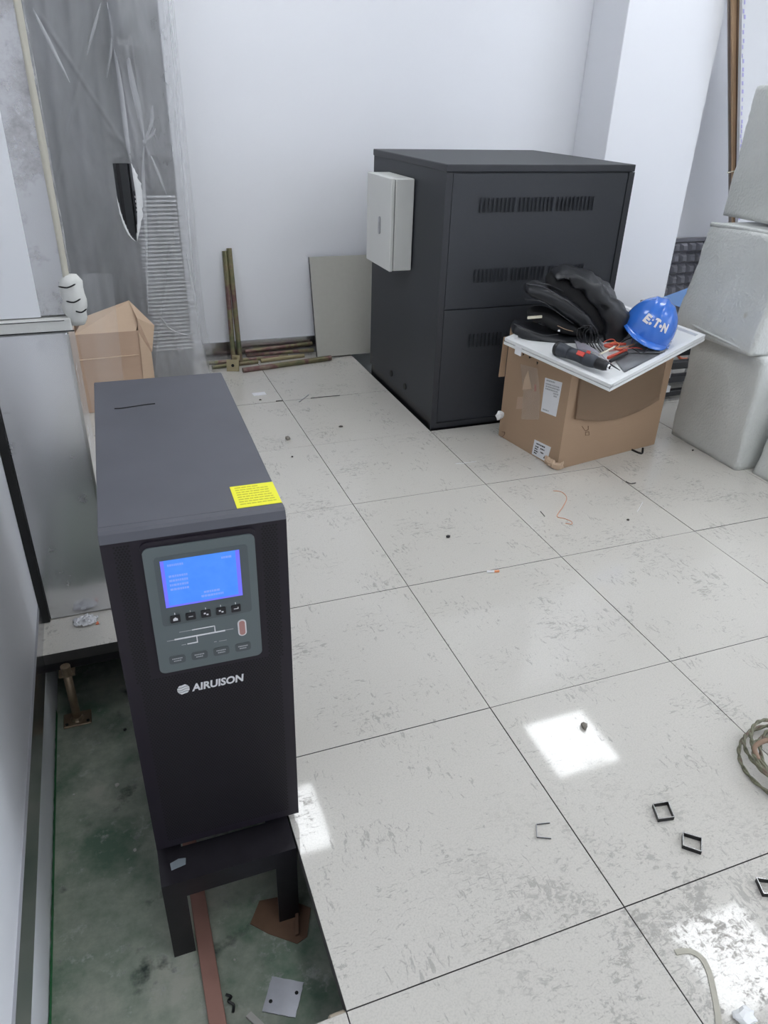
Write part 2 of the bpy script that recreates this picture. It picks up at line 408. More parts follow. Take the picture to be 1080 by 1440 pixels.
# raised floor: steel stringers carry the loose tiles
fl = MB()
def hole(x, y):   # open bays: around the power unit and under the tall cabinet
    return (x < -.6 and 0 < y < 1.2) or (.6 < x < 1.6 and y > 2.4)
for i in range(-2, 9):
    for j in range(-5, 7):
        x, y = i*T, j*T
        if not (hole(x+.3, y-.05) and hole(x+.3, y+.05)): fl.box(max(x, LEFT), x+T, y-.01+.012*(y == 1.2)-.012*(y == 0), y+.01+.012*(y == 1.2)-.012*(y == 0), -.065, -.037)
        if i > -2 and not (hole(x-.05, y+.3) and hole(x+.05, y+.3)): fl.box(x-.01+.02*(i == -1), x+.01+.02*(i == -1), y, min(y+T, BACK), -.065, -.037)
floor = struct(fl.build('floor', 'stand_steel'))
TILE = {}
def tile_mesh(sx, sy):
    k = (round(sx, 3), round(sy, 3))
    if k not in TILE:
        mb = MB(); g = .0011; c = .0007
        a = [(g, g), (sx-g, g), (sx-g, sy-g), (g, sy-g)]; d = [(g+c, g+c), (sx-g-c, g+c), (sx-g-c, sy-g-c), (g+c, sy-g-c)]
        mb.loft([[(x, y, -.036) for x, y in a], [(x, y, -c) for x, y in a], [(x, y, 0) for x, y in d]])
        bmesh.ops.recalc_face_normals(mb.bm, faces=mb.bm.faces)
        me = bpy.data.meshes.new('tile'); mb.bm.to_mesh(me); mb.bm.free(); me.materials.append(MATS['floor_tile']); me.materials.append(MATS['tile_edge'])
        for pg in me.polygons: pg.material_index = 0 if pg.normal.z > .5 else 1
        TILE[k] = me
    return TILE[k]
for i in range(-2, 9):
    for j in range(-5, 7):
        x0, y0 = i*T, j*T; x1, y1 = x0+T, min(y0+T, BACK); x0 = max(x0, LEFT+.002)
        if i == -2 and j in (0, 1): continue
        if j >= 4 and i == 1: continue
        if j >= 4 and i == 2: x0 = 1.6
        if i >= 3 and x0 > RIGHT-.05: continue
        o = link('tile', tile_mesh(min(x1, RIGHT)-x0, y1-y0), None, floor); o.location = (x0, y0, random.uniform(-.0006, .0006))

# LED ceiling panels
lx = (-.155, 2.255, 5.2); ly = (2.85, 1.0, -.85, -2.6)  # rightmost column added out of view, to brighten the alcove by the pillar
side = {0: 'left', 1: 'middle', 2: 'added right'}; rown = {0: 'nearest the back wall', 1: 'second from the back wall', 2: 'third from the back wall', 3: 'farthest from the back wall'}
for i, x in enumerate(lx):
    for j, y in enumerate(ly):
        t = thing('ceiling_light', f'square white LED ceiling panel in {side[i]} row, {rown[j]}', 'ceiling light', (x, y, TOP), 0, 'LED panels in the ceiling')
        MB().box(-.3, .3, -.3, -.285, -.012, 0).box(-.3, .3, .285, .3, -.012, 0).box(-.3, -.285, -.285, .285, -.012, 0).box(.285, .3, -.285, .285, -.012, 0).build('frame', 'tray_white', t)
        MB().box(-.285, .285, -.285, .285, -.006, 0).build('diffuser', 'led_diffuser', t)

# ------------------------------------------------------------------ tall grey battery cabinet
CX0, CX1, CY0, CY1, CH = .606, 1.556, 2.416, 3.34, 1.197
t = thing('battery_cabinet', 'large dark grey steel battery cabinet standing against the back of the room', 'cabinet', (CX0, CY0, SLAB))
def cb(*a): return MB().box(*a)
cb(CX0+.004, CX1-.004, CY0+.012, CY1, .05, CH-.03).build('body', 'cabinet_grey', t, world=True)
MB().box(CX0, CX1, CY0, CY1+.004, CH-.03, CH, .003).build('top_cover', 'cabinet_lip', t, world=True)
MB().box(CX0+.01, CX1-.01, CY0+.02, CY1-.01, SLAB, .05).build('plinth', 'frame_black', t, world=True)
MB().box(CX0, CX0+.03, CY0, CY0+.012, .004, CH-.032).box(CX1-.03, CX1, CY0, CY0+.012, .004, CH-.032).box(CX0+.03, CX1-.03, CY0, CY0+.012, .004, .03).build('front_frame', 'cabinet_lip', t, world=True)
up = MB().box(CX0+.034, CX1-.034, CY0+.003, CY0+.012, .59, CH-.036).build('front_panel', 'cabinet_grey', t, world=True)
lo = MB().box(CX0+.034, CX1-.034, CY0+.004, CY0+.012, .033, .584).build('front_panel', 'cabinet_grey', t, world=True)
up['label'] = 'upper front panel with two rows of louvre slots'; lo['label'] = 'lower front panel with one row of louvre slots'
def louvres(zc, h, panel):
    mb = MB()
    for g0, n in ((.775, 9), (.97, 9), (1.165, 10)):
        for k in range(n):
            x = g0+k*.0205
            # a pressed louvre: a hood leaning out over its slot
            mb.hexa([V(p) for p in ((x, CY0-.006, zc-h/2), (x+.011, CY0+.004, zc-h/2), (x+.012, CY0+.004, zc-h/2), (x+.012, CY0+.004, zc-h/2+.001),
                                    (x, CY0-.006, zc+h/2), (x+.011, CY0+.004, zc+h/2), (x+.012, CY0+.004, zc+h/2), (x+.012, CY0+.004, zc+h/2-.001))])
    panel_inv = ROOTS[t.name].inverted(); mb.xf(panel_inv)
    o = mb.build('louvres', 'cabinet_grey', panel); o['kind'] = 'stuff'
louvres(1.035, .06, up); louvres(.735, .06, up); louvres(.435, .065, lo)
for y, z in ((2.978, .105), (2.775, .10)):
    MB().tube([(CX0+.005, y, z), (CX0-.003, y, z)], .017, 14).build('cable_grommet', 'rubber_black', t, world=True)

# white wall-type enclosure hung on the cabinet side
t = thing('electrical_box', 'small white steel switch box fixed to side of dark grey cabinet', 'box', (.55, 2.92, .70))
MB().box(.512, .605, 2.757, 3.09, .70, 1.11, .004).build('body', 'box_enamel', t, world=True)
MB().box(.508, .512, 2.762, 3.085, .705, 1.105).build('door_gasket', 'seal_dark', t, world=True)
MB().box(.489, .508, 2.755, 3.092, .698, 1.112, .004).build('door', 'box_enamel', t, world=True)
h_ = MB().ngon([(.4885, 2.90+y, .89+z) for y, z in rrect(-.012, .012, -.04, .04, .011)], (-.004, 0, 0)).build('latch', 'latch_metal', t, world=True)
MB().box(.483, .486, 2.895, 2.905, .875, .905, .001).build('latch_lever', 'print_grey', h_).matrix_parent_inverse = Matrix.Identity(4)
h_.children[0].location = -V((.55, 2.92, .70))

# ------------------------------------------------------------------ tower power supply
UW, UD, UH = .308, .753, .78; UY = -.017
OX, OY, OZ = -.58-UW*math.cos(UY), .416-UW*math.sin(UY), .03
t = thing('tower_ups', 'black tower power supply with lit blue display on a steel stand', 'power supply', (OX, OY, OZ), UY)
MB().box(.002, UW-.002, .02, UD, 0, UH-.003, .003).build('side_case', 'ups_black', t)
MB().box(0, UW, .027, UD+.002, UH-.006, UH, .002).build('top_cover', 'ups_top_sheen', t)
bz = MB()
prof = [(0, 0), (0, UH-.018), (.006, UH-.004), (.012, UH), (.026, UH), (.026, 0)]   # front bezel with a chamfered crown
bz.ngon([(0, y, z) for y, z in prof], (UW, 0, 0)); bz.build('front_bezel', 'ups_black', t)
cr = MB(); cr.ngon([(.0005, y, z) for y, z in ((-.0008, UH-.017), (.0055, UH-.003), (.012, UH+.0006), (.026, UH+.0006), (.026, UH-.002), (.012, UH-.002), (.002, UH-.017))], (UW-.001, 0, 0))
cr.build('crown_strip', 'ups_top_sheen', t)
# perforation: hexagonal holes
pf = MB(); p_ = .0056; rr_ = .0021
z = .022; row = 0
while z < .757:
    x = .018+(row % 2)*p_/2
    while x < .292:
        low = .026 < x < .284 and z < .468
        lcol = (.018 < x < .046) and z >= .46; rcol = (.262 < x < .29) and z >= .46
        if low or (lcol and z < .756) or (rcol and z < .756):
            vs = [pf.bm.verts.new((x+rr_*math.cos(a), -.0003, z+rr_*1.05*math.sin(a))) for a in (math.pi/6+k*math.pi/3 for k in range(6))]
            pf.bm.faces.new(vs)
        x += p_
    z += p_*.866; row += 1
pf.build('vent_perforation', 'hole_black', t)['kind'] = 'stuff'
def plate(mb, x0, x1, z0, z1, r, y0, y1): return mb.ngon([(x, y0, z) for x, z in rrect(x0, x1, z0, z1, r)], (0, y1-y0, 0))
plate(MB(), .060, .2525, .478, .757, .013, .0, -.004).build('display_surround', 'ups_black', t)
dp = plate(MB(), .0625, .2495, .480, .747, .011, -.001, -.008).build('display_panel', 'display_grey', t)
plate(MB(), .079, .236, .585, .729, .006, -.0075, -.0085).build('display_bezel', 'display_dark', dp)
scr = MB().box(.0885, .2215, -.0092, -.008, .6245, .7205).build('screen', 'lcd_blue', dp)
ed = MB().box(.0885, .0945, -.0095, -.009, .6245, .7205).box(.2145, .2215, -.0095, -.009, .6245, .7205).box(.0945, .2145, -.0095, -.009, .6245, .628).build('screen_border', 'lcd_edge', dp)
tx = MB()
for zz, x0, x1 in ((.7105, .1, .128), (.688, .1, .131), (.679, .1, .131), (.670, .1, .131), (.661, .1, .131), (.645, .155, .185), (.637, .15, .19), (.71, .19, .21)):
    x = x0
    while x < x1-.002:
        wd = random.uniform(.002, .005); tx.box(x, min(x+wd, x1), -.0097, -.0091, zz-.002, zz+.002); x += wd+.0009
tx.build('screen_text', 'lcd_text', dp)['kind'] = 'stuff'
for k, x in enumerate((.1015, .128, .1545, .181, .2075)):
    bt = plate(MB(), x-.0085, x+.0085, .591, .606, .002, -.008, -.0105).build('button', 'button_black', dp)
for k, x in enumerate((.1015, .128, .1545, .181, .2075)):
    # printed symbols on the five keys
    g = MB(); zc = .5985
    if k == 0: g.ngon([(x-.004, -.0106, zc-.003), (x+.004, -.0106, zc-.003), (x+.004, -.0106, zc+.001), (x, -.0106, zc+.0042), (x-.004, -.0106, zc+.001)], (0, -.0003, 0))
    elif k == 1: g.box(x-.004, x+.004, -.0109, -.0106, zc-.0008, zc+.0012)
    elif k == 4: g.box(x-.004, x+.003, -.0109, -.0106, zc-.0008, zc+.0006).box(x+.003, x+.0045, -.0109, -.0106, zc-.0008, zc+.003)
    else: g.box(x-.004, x-.0005, -.0109, -.0106, zc, zc+.003).box(x+.0005, x+.004, -.0109, -.0106, zc-.003, zc)
    g.box(x-.0006, x+.0006, -.0089, -.0082, .607, .611)
    g.build('button_symbol', 'print_white' if k != 1 else 'print_grey', dp)
mm = MB()
for x0, z0, x1, z1 in ((.096, .552, .184, .553), (.128, .567, .167, .567), (.167, .567, .167, .553), (.134, .552, .134, .538), (.117, .5375, .134, .538)):
    mm.box(min(x0, x1)-.0009, max(x0, x1)+.0009, -.0086, -.0078, min(z0, z1)-.0009, max(z0, z1)+.0009)
mm.build('mimic_diagram', 'print_white', dp)
m2 = MB()
for x0, x1, zz in ((.082, .095, .552), (.185, .2, .553), (.105, .127, .567), (.106, .114, .5375), (.163, .168, .531), (.172, .186, .5305)): m2.box(x0, x1, -.0085, -.0079, zz-.0005, zz+.0005)
m2.build('mimic_print', 'print_grey', dp)['kind'] = 'stuff'
lr = plate(MB(), .208, .2235, .534, .5705, .0075, -.008, -.0095).build('indicator_rim', 'print_white', dp)
plate(MB(), .2105, .221, .5365, .568, .005, -.0094, -.0102).build('indicator', 'led_red', dp)
for x in (.0955, .135, .1745, .2145):
    plate(MB(), x-.0145, x+.0145, .498, .5165, .005, -.008, -.0088).build('touch_key', 'key_grey', dp)
    q = MB()
    for zz, hw in ((.5095, .009), (.5045, .0065)):
        xx = x-hw
        while xx < x+hw-.001: wd = random.uniform(.0015, .003); q.box(xx, min(xx+wd, x+hw), -.0091, -.0087, zz-.0011, zz+.0011); xx += wd+.0006
    q.build('key_print', 'print_grey', dp)['kind'] = 'stuff'
# maker's mark: striped globe and lettering
lg = MB(); cx, cz, R_ = .0985, .4275, .0112
for k in range(4):
    za, zb = cz-R_+k*2*R_/4+.0009, cz-R_+(k+1)*2*R_/4-.0009; pts = []
    for q in range(7):
        zz = za+(zb-za)*q/6; pts.append((zz, math.sqrt(max(R_**2-(zz-cz)**2, 1e-8))))
    wv = lambda xx: .0011*math.sin((xx-cx)/R_*3)
    bot = [(cx-pts[0][1]+2*pts[0][1]*q/10) for q in range(11)]; topx = [(cx+pts[-1][1]-2*pts[-1][1]*q/10) for q in range(11)]
    poly = [(x, za+wv(x)) for x in bot]+[(cx+hw, zz) for zz, hw in pts[1:-1]]+[(x, zb+wv(x)) for x in topx]+[(cx-hw, zz) for zz, hw in pts[1:-1][::-1]]
    lg.ngon([(x, -.0006, zz) for x, zz in poly], (0, -.0012, 0))
text_into(lg, 'AIRUISON', .02, lambda u, v, c: V((.1135+.0985*u, -.0016, .419+.0175*v)), shear=.12, bold=.0007)
lg.build('brand_mark', 'print_white', t)
# label on the top cover
yl = MB().box(.2285, UW-.0005, .029, .112, UH-.001, UH+.0008).build('warning_label', 'label_yellow', t)
yp = MB()
for k in range(8):
    yy = .104-k*.009; xx = .236
    while xx < .296-.004*(k == 0)*6: wd = random.uniform(.004, .011); yp.box(xx, min(xx+wd, .3), yy-.0014, yy+.0014, UH+.0007, UH+.0011); xx += wd+.0015
yp.build('label_text', 'label_print', yl)['kind'] = 'stuff'
sc_ = MB(); sc_.tube(spline([(.0425, .563, UH+.0004), (.058, .561, UH+.0006), (.085, .566, UH+.0004), (.112, .57, UH+.0006), (.131, .571, UH+.0004)], 5), .0016, 5).build('scratch', 'hole_black', t)
for x, y in ((.04, .07), (.268, .07), (.04, .68), (.268, .68)):
    c_ = MB().tube([(x-.011, y, -.0145), (x+.011, y, -.0145)], .0148, 14); c_.box(x-.014, x+.014, y-.02, y+.02, -.006, .002); c_.build('caster', 'rubber_black', t)

# steel stand under it
t = thing('steel_stand', 'black welded angle steel stand under the tower power supply', 'stand', (-.745, .75, SLAB))
A0, A1, B0, B1 = -.889, -.603, .352, 1.165
sm = MB().box(A0, A1, B0, B0+.085, -.004, 0).box(A0, A1, B0, B0+.004, -.05, -.004).build('front_rail', 'stand_steel', t, world=True)
MB().box(A0, A1, B1-.05, B1, -.004, 0).box(A0, A1, B1-.004, B1, -.05, -.004).build('rear_rail', 'stand_steel', t, world=True)
for x0, x1, e in ((A0, A0+.05, A0), (A1-.05, A1, A1-.004)):
    MB().box(x0, x1, B0+.085, B1-.05, -.004, -.0001).box(e, e+.004, B0+.085, B1-.05, -.05, -.004).build('side_rail', 'stand_steel', t, world=True)
for x, sx in ((A0, 1), (A1, -1)):
    for y, sy in ((B0, 1), (B1, -1)):
        MB().box(min(x, x+.047*sx), max(x, x+.047*sx), min(y, y+.005*sy), max(y, y+.005*sy), SLAB, -.05).box(min(x, x+.005*sx), max(x, x+.005*sx), min(y+.005*sy, y+.047*sy), max(y+.005*sy, y+.047*sy), SLAB, -.05).build('leg', 'stand_steel', t, world=True)
MB().ngon([(-.865, .385, .0002), (-.835, .39, .0002), (-.833, .405, .0002), (-.848, .408, .0002), (-.866, .402, .0002)], (0, 0, .0012)).build('tape_patch', 'tape_grey', t, world=True)

# ------------------------------------------------------------------ things down in the pit
single('copper_bar', MB().box(-.838, -.803, -.12, .75, SLAB+.006, SLAB+.011, .001), 'copper_bar', 'flat copper bar running along the pit floor beneath the stand', 'metal bar')
t = thing('zinc_plate', 'small square zinc plate with screw holes lying on pit floor', 'metal plate', (-.68, .19, SLAB), math.radians(-29))
pl = []
for k in range(40):
    a = k/40*4; s_ = int(a); u = a-s_; j = .0018*noise.noise(V((k*1.7, 2, 0)))
    c_ = [(-.036, -.036), (.036, -.036), (.036, .036), (-.036, .036), (-.036, -.036)]
    pl.append((c_[s_][0]+(c_[s_+1][0]-c_[s_][0])*u+j, c_[s_][1]+(c_[s_+1][1]-c_[s_][1])*u+j, .001))
MB().ngon(pl, (0, 0, .0025)).build('plate', 'plate_zinc', t)
for x, y in ((.026, .012), (-.024, -.014)): MB().tube([(x, y, .002), (x, y, .0039)], .0042, 8).build('screw_hole', 'hole_black', t)
sc1 = [at_z(x, y, SLAB) for x, y in ((352, 1300), (365, 1268), (395, 1262), (437, 1278), (432, 1318), (418, 1328), (378, 1314))]
single('cardboard_scrap', MB().ngon([p+V((0, 0, .001)) for p in sc1], (0, 0, .003)), 'scrap_brown', 'dark brown cardboard scrap on pit floor under right stand leg', 'scrap')
c_ = at_z(418, 1318, SLAB)
single('cardboard_strip', MB().hexa([c_+V(p) for p in ((-.004, 0, .005), (.004, 0, .005), (.016, .05, .005), (.008, .05, .005), (-.004, 0, .012), (.004, 0, .012), (.016, .05, .018), (.008, .05, .018))]), 'scrap_brown', 'narrow brown strip sticking up beside the cardboard scrap', 'scrap')
a_, b_ = at_z(350, 1430, SLAB), at_z(385, 1462, SLAB)
single('pale_stick', MB().hexa([a_+V((-.006, 0, .001)), b_+V((-.006, 0, .001)), b_+V((.006, .004, .001)), a_+V((.006, .006, .001)), a_+V((-.006, 0, .007)), b_+V((-.006, 0, .007)), b_+V((.006, .004, .007)), a_+V((.006, .006, .007))]), 'stick_pale', 'short pale wooden stick beside the zinc plate', 'stick')
wc = at_z(324, 1412, SLAB)
single('wire_scrap', MB().tube(spline([wc+V(p) for p in ((-.006, .02, .004), (.004, .012, .004), (-.003, .003, .008), (.006, -.006, .004), (.002, -.02, .004))], 5), .003, 6), 'cable_black', 'tiny twisted black wire scrap beside copper bar', 'wire')
single('wood_shim', MB().box(-.632, -.598, -.006, .012, -.034, -.012, .004), 'wood_pale', 'pale chipped wood shim at the pit corner', 'shim')
t = thing('floor_pedestal', 'rusty floor pedestal holding up the cut tile by the duct', 'pedestal', (-1.085, 1.18, SLAB))
MB().box(-.04, .04, -.03, .03, 0, .006, .002).build('base_plate', 'pedestal_rust', t)
MB().tube([(0, 0, .006), (0, 0, .18)], .0125, 14).build('stem', 'pedestal_rust', t, True)
MB().tube([(0, 0, .006), (0, 0, .016)], [.02, .015], 12).build('collar', 'pedestal_rust', t)
MB().box(-.022, .022, -.01, .03, .18, .185).tube([(0, 0, .18), (0, 0, .213)], .014, 12).build('head', 'pedestal_rust', t)
for x in (-.03, .03): MB().tube([(x, -.02, .006), (x, -.02, .009)], .005, 6).build('bolt', 'steel_dark', t)
for k, (x, y, r) in enumerate(((176, 1027, .006), (104, 1118, .004), (190, 1196, .005), (165, 1105, .007), (330, 1350, .003), (246, 1205, .003))):
    p = at_z(x, y, SLAB)
    lab = ('grey nut on pit floor behind the stand', 'pale chip on pit floor beside the left wall', 'white chip on pit floor left of stand leg', 'round pale pebble mid pit floor left of power supply', 'tiny white chip right of copper bar', 'small chip next to stand front leg')[k]
    single('pebble', MB().blob(p+V((0, 0, r*.5)), r, 1, .4, k, (1, 1, .5)), 'stick_pale' if k else 'steel_dark', lab, 'pebble')

# ------------------------------------------------------------------ galvanised duct on the left
DX0, DX1, DY = -1.122, -.925, 1.37
t = thing('vertical_duct', 'grey galvanised sheet metal duct with white sealed joint at left wall', 'duct', (-1.02, 1.6, 0))
MB().box(DX0, DX1, DY, 1.85, .0015, .885, .003).build('lower_section', 'galvanised_clean', t, world=True)
MB().box(DX0, DX1+.02, DY+.01, 1.85, .925, TOP-.002, .003).build('upper_section', 'galvanised', t, world=True)
MB().box(DX0, -.979, DY+.005, DY+.01, .925, TOP-.002).build('pale_strip', 'duct_pale', t, world=True)  # paler panel over the left of the upper section
MB().box(DX1-.004, DX1+.004, DY-.004, DY+.02, .002, .88).build('corner_flange', 'steel_bright', t, world=True)
MB().box(DX0-.0225, DX0, DY-.012, DY+.03, .002, TOP-.002).build('dark_gap', 'rubber_black', t, world=True)  # black strip painted in for the shaded gap between wall and duct
def trim_fn(u, v):
    z = .94+(TOP-.945)*v; a = u*math.pi*.9; j = .004*noise.noise(V((z*5, u, 0)))
    return V((DX1+.014+.015*u+j, DY+.004-.008*math.sin(a)+.03*u*u, z))
MB().grid(trim_fn, 6, 40).build('corner_tape', 'tape_cream', t, True, world=True)
MB().box(DX0, DX1+.015, DY-.012, 1.86, .887, .922, .004, 2).build('flange_joint', 'seal_white', t, world=True)
MB().box(DX0, DX1+.02, DY-.0135, DY-.011, .889, .892).box(DX0, DX1+.0, DY-.0135, DY-.011, .917, .9185).build('joint_crack', 'hole_black', t, world=True)
sl = MB()   # lump of cracked white sealant over the joint corner
rings = []
for k in range(9):
    z = .90+.125*k/8; rad = (.02, .026, .031, .033, .034, .033, .032, .03, .018)[k]
    rings.append([V((DX1+.03+.002*math.sin(k*1.9)+rad*(.9+.15*noise.noise(V((math.cos(a)*2, math.sin(a)*2, k*.9))))*math.cos(a), DY+.012+rad*.8*math.sin(a), z)) for a in (2*math.pi*q/14 for q in range(14))])
sl.loft(rings).build('sealant_lump', 'seal_white', t, True, world=True)
for z, x0, x1 in ((1.003, -.03, .012), (.966, -.018, .018), (.94, .0, .028)):
    MB().tube(spline([(DX1+.03+x0, DY-.012, z), (DX1+.03+(x0+x1)/2, DY-.017, z-.003), (DX1+.03+x1, DY-.012, z+.004)], 4), [.0004]+[.002]*7+[.0004], 5).build('sealant_crack', 'hole_black', t, world=True)

# clear film strip hung beside the duct
def strip(u, v):
    z = .25+.66*v; y = 1.95+.012*math.sin(u*9+v*2)
    return V((-.925+.14*u*(.75+.25*v)+.01*(1-v), y, z))
MB().grid(strip, 10, 20).build('film_strip', 'film_clear', t, True, world=True)
# tissue and orange crumb on the tile in front of the duct
ti = MB()
def tis(u, v):
    x = (u-.5)*.085; y = (v-.5)*.06; r = math.hypot(x/.05, y/.036)
    return V((-1.02+x*(1-.25*r*r)+.012*noise.noise(V((u*6, v*5, 1))), 1.327+y*(1-.3*r*r)+.012*noise.noise(V((u*5, v*6, 4))), .004+.022*abs(noise.noise(V((u*7, v*7, 9))))*(1.3-r)))
ti.grid(tis, 16, 14); single('crumpled_tissue', ti, 'paper_white', 'crumpled white tissue on the tile in front of the duct', 'tissue')
p = at_z(137, 877); single('plastic_bit', MB().hexa([p+V(q) for q in ((-.005, -.006, .0003), (.005, -.006, .0003), (.003, .008, .0003), (-.001, .008, .0003), (-.005, -.006, .002), (.005, -.006, .002), (.003, .008, .003), (-.001, .008, .003))]), 'strap_orange', 'tiny red plastic bit beside the crumpled tissue', 'plastic bit')

# ------------------------------------------------------------------ wrapped machine behind the duct
t = thing('machine_unit', 'tall dark grey machine standing behind torn plastic sheeting by back wall', 'machine', (-.76, 3.66, 0))
MB().box(-1.14, -.615, 3.53, 3.79, .001, 2.6, .006).build('main_case', 'unit_dark', t, world=True)
MB().box(-.61, -.39, 3.545, 3.79, .001, 2.6, .006).build('side_case', 'unit_mid', t, world=True)
MB().box(-.604, -.396, 3.5405, 3.5455, .15, .985).build('louvre_shade', 'unit_dark', t, world=True)  # dark sheet painted in for the shade between the slats
for k in range(40):
    z = .16+k*.0203; MB().hexa([V(q) for q in ((-.6, 3.532, z), (-.4, 3.532, z), (-.4, 3.542, z+.006), (-.6, 3.542, z+.006), (-.6, 3.528, z+.004), (-.4, 3.528, z+.004), (-.4, 3.542, z+.011), (-.6, 3.542, z+.011))]).build('louvre_slat', 'unit_light', t, world=True)
MB().box(-.672, -.655, 3.522, 3.531, .3, 1.9).build('door_trim', 'steel_dark', t, world=True)
MB().tube([(-.575, 3.56, 1.80), (-.57, 3.515, 1.72), (-.565, 3.485, 1.635)], [.05, .045, .036], 14).build('pipe_stub', 'unit_dark', t, True, world=True)
# the sheeting
KN = (-.565, 1.17)   # pinch
def filmpt(u, v):
    z = 2.75-2.72*v
    s = u*1.0                      # arc length from the left end
    x = -1.12+s; y = 3.47
    xr = -.375+.02*v+.05*max(0, v-.8)**2*10
    if x > xr: y += (x-xr)*.95; x = xr+(x-xr)*.28; y = min(y, 3.765)
    fy = .012*noise.noise(V((s*9, z*1.1, 2)))+.006*noise.noise(V((s*24, z*1.6, 5)))
    fy -= .008*abs(math.sin(s*31+1.5*math.sin(z*1.7)))**6*(.4+.6*min(1, max(0, z-.2)))
    dx, dz = x-KN[0], z-KN[1]; r = math.hypot(dx, dz); th = math.atan2(dz, dx)
    fy -= .03*math.exp(-r*r/.012) + .012*math.exp(-r/.22)*abs(math.cos(th*3.5+.6))**8*min(1, r/.03)
    for cx_, amp in ((-.60+.06*(1.62-z), .014), (-.535+.03*(1.62-z), .016)):     # two taut ridges below the pipe
        if 1.0 < z < 1.64: fy -= amp*math.exp(-((x-cx_)/.008)**2)
    for x_, z_ in ((-.57, 1.62),): fy -= .075*math.exp(-((x-x_)**2/.0045+(z-z_-.08*(z > z_))**2/(.05 if z > z_ else .006)))
    for sl_, x_, z_ in ((-.55, -.9, 1.7), (.4, -.68, 1.72), (.25, -.45, .75)):    # long diagonal creases
        q = x-(x_+(z_-z)*-sl_); fy -= .007*math.exp(-(q/.008)**2)*(1 if z_-.7 < z < z_ else 0)
    if z < .22: y += -.06*math.sin((.22-z)/.22*math.pi*.6); x += .03*(u-.4)*(.22-z)/.22
    return V((x, y+fy, max(.002, z)))
tear = [(158, 231), (170, 229), (184, 229), (187, 250), (191, 275), (193, 305), (192, 340), (183, 330), (172, 305), (164, 275), (161, 250)]
tear = [at_y(a, c, 3.45) for a, c in tear]
def inside(p):
    c = False; n = len(tear)
    for i in range(n):
        a, b2 = tear[i], tear[i-1]
        if (a.z > p.z) != (b2.z > p.z) and p.x < (b2.x-a.x)*(p.z-a.z)/(b2.z-a.z)+a.x: c = not c
    return c
NU, NV = 150, 260
fm = MB(); fm.grid(filmpt, NU, NV, lambda u, v: inside(filmpt(u, v)))
t = thing('plastic_sheeting', 'translucent plastic sheeting draped over tall machine, torn in the middle', 'plastic sheet', (-.75, 3.46, 0))
fm.build('sheet', 'plastic_film', t, True, world=True)
def lip(idx, w0, name):   # torn white edges standing off the hole
    pts = [tear[i] for i in idx]; sp = spline(pts, 6); mb = MB(); n = len(sp)-1
    def fn(u, v):
        p = sp[min(n, int(u*n+.5))]; k = w0*math.sin(math.pi*min(1, max(0, u)))*(1+.5*noise.noise(V((u*17, 0, 3))))
        return V((p.x+k*v, p.y-.006-.02*v*(1-v), p.z))
    mb.grid(fn, n, 3).build(name, 'film_white', t, True, world=True)
lip([2, 3, 4, 5, 6], .034, 'torn_edge'); lip([6, 7, 8, 9], -.01, 'torn_edge')
MB().blob(at_y(203, 200, 3.43), .008, 2, .6, 3, (1, .6, 1.4)).build('pinch_knot', 'film_fold', t, True, world=True)
def fold(pxs, w0):   # a doubled-over crease of the sheet, its highlight put into the denser film
    sp = spline([at_y(x, y, 3.44) for x, y in pxs], 8); n = len(sp)-1
    def fn(u, v):
        p = sp[min(n, int(u*n+.5))]; k = 2.2*w0*(.25+math.sin(math.pi*u)); return V((p.x+k*(v-.5), p.y-.006*math.sin(math.pi*v)-.01, p.z))
    MB().grid(fn, n, 4).build('fold', 'film_fold', t, True, world=True)
for pxs, w0 in (([(46, 12), (70, 60), (98, 116)], .006), ([(142, 4), (132, 40), (122, 78)], .005), ([(159, 62), (169, 120), (179, 200), (184, 228)], .008), ([(177, 62), (185, 110), (196, 160), (203, 198)], .01),
                ([(203, 200), (213, 172), (214, 148)], .006), ([(203, 200), (213, 190), (218, 180)], .007), ([(203, 202), (220, 238), (234, 275)], .005), ([(202, 205), (201, 240), (205, 330), (208, 440)], .006),
                ([(262, 355), (270, 400), (277, 440)], .005), ([(222, 440), (240, 462), (262, 470), (274, 468)], .005), ([(236, 0), (248, 120), (262, 280), (272, 400)], .007), ([(150, 4), (158, 50), (150, 110)], .005)): fold(pxs, w0)

# open carton in front of it
t = thing('open_carton', 'open brown cardboard carton with raised flaps behind the power supply', 'carton', (-.81, 3.2, 0))
X0, X1, Y0, Y1, H0, H1 = -.985, -.668, 3.1, 3.38, .0, .40
MB().box(X0, X1, Y0, Y0+.006, .001, H1).build('front_wall', 'cardboard_face', t, world=True)
MB().box(X0, X1, Y1-.006, Y1, .001, H1).build('back_wall', 'cardboard_face', t, world=True)
for x in (X0, X1-.006): MB().box(x, x+.006, Y0+.006, Y1-.006, .001, H1).build('side_wall', 'cardboard_face', t, world=True)
MB().box(X0+.006, X1-.006, Y0+.006, Y1-.006, .001, .006).build('bottom', 'cardboard', t, world=True)
MB().ngon([V((X0+.005, Y0, H1)), V((X1-.03, Y0, H1)), at_y(196, 450, Y0+.03), at_y(181, 423, Y0+.09), at_y(119, 446, Y0+.09)], (0, .005, .001)).build('flap', 'cardboard_light', t, world=True)
MB().ngon([at_y(181, 423, Y0+.09), at_y(217, 458, Y0+.05), at_y(214, 494, Y0+.02), at_y(193, 448, Y0+.01)], (.001, .005, .001)).build('flap', 'cardboard_light', t, world=True)
MB().ngon([at_y(193, 448, Y0+.008), at_y(214, 494, Y0+.018), at_y(210, 500, Y0+.016), at_y(195, 470, Y0+.004)], (.001, .004, 0)).build('flap', 'cardboard_face', t, world=True)
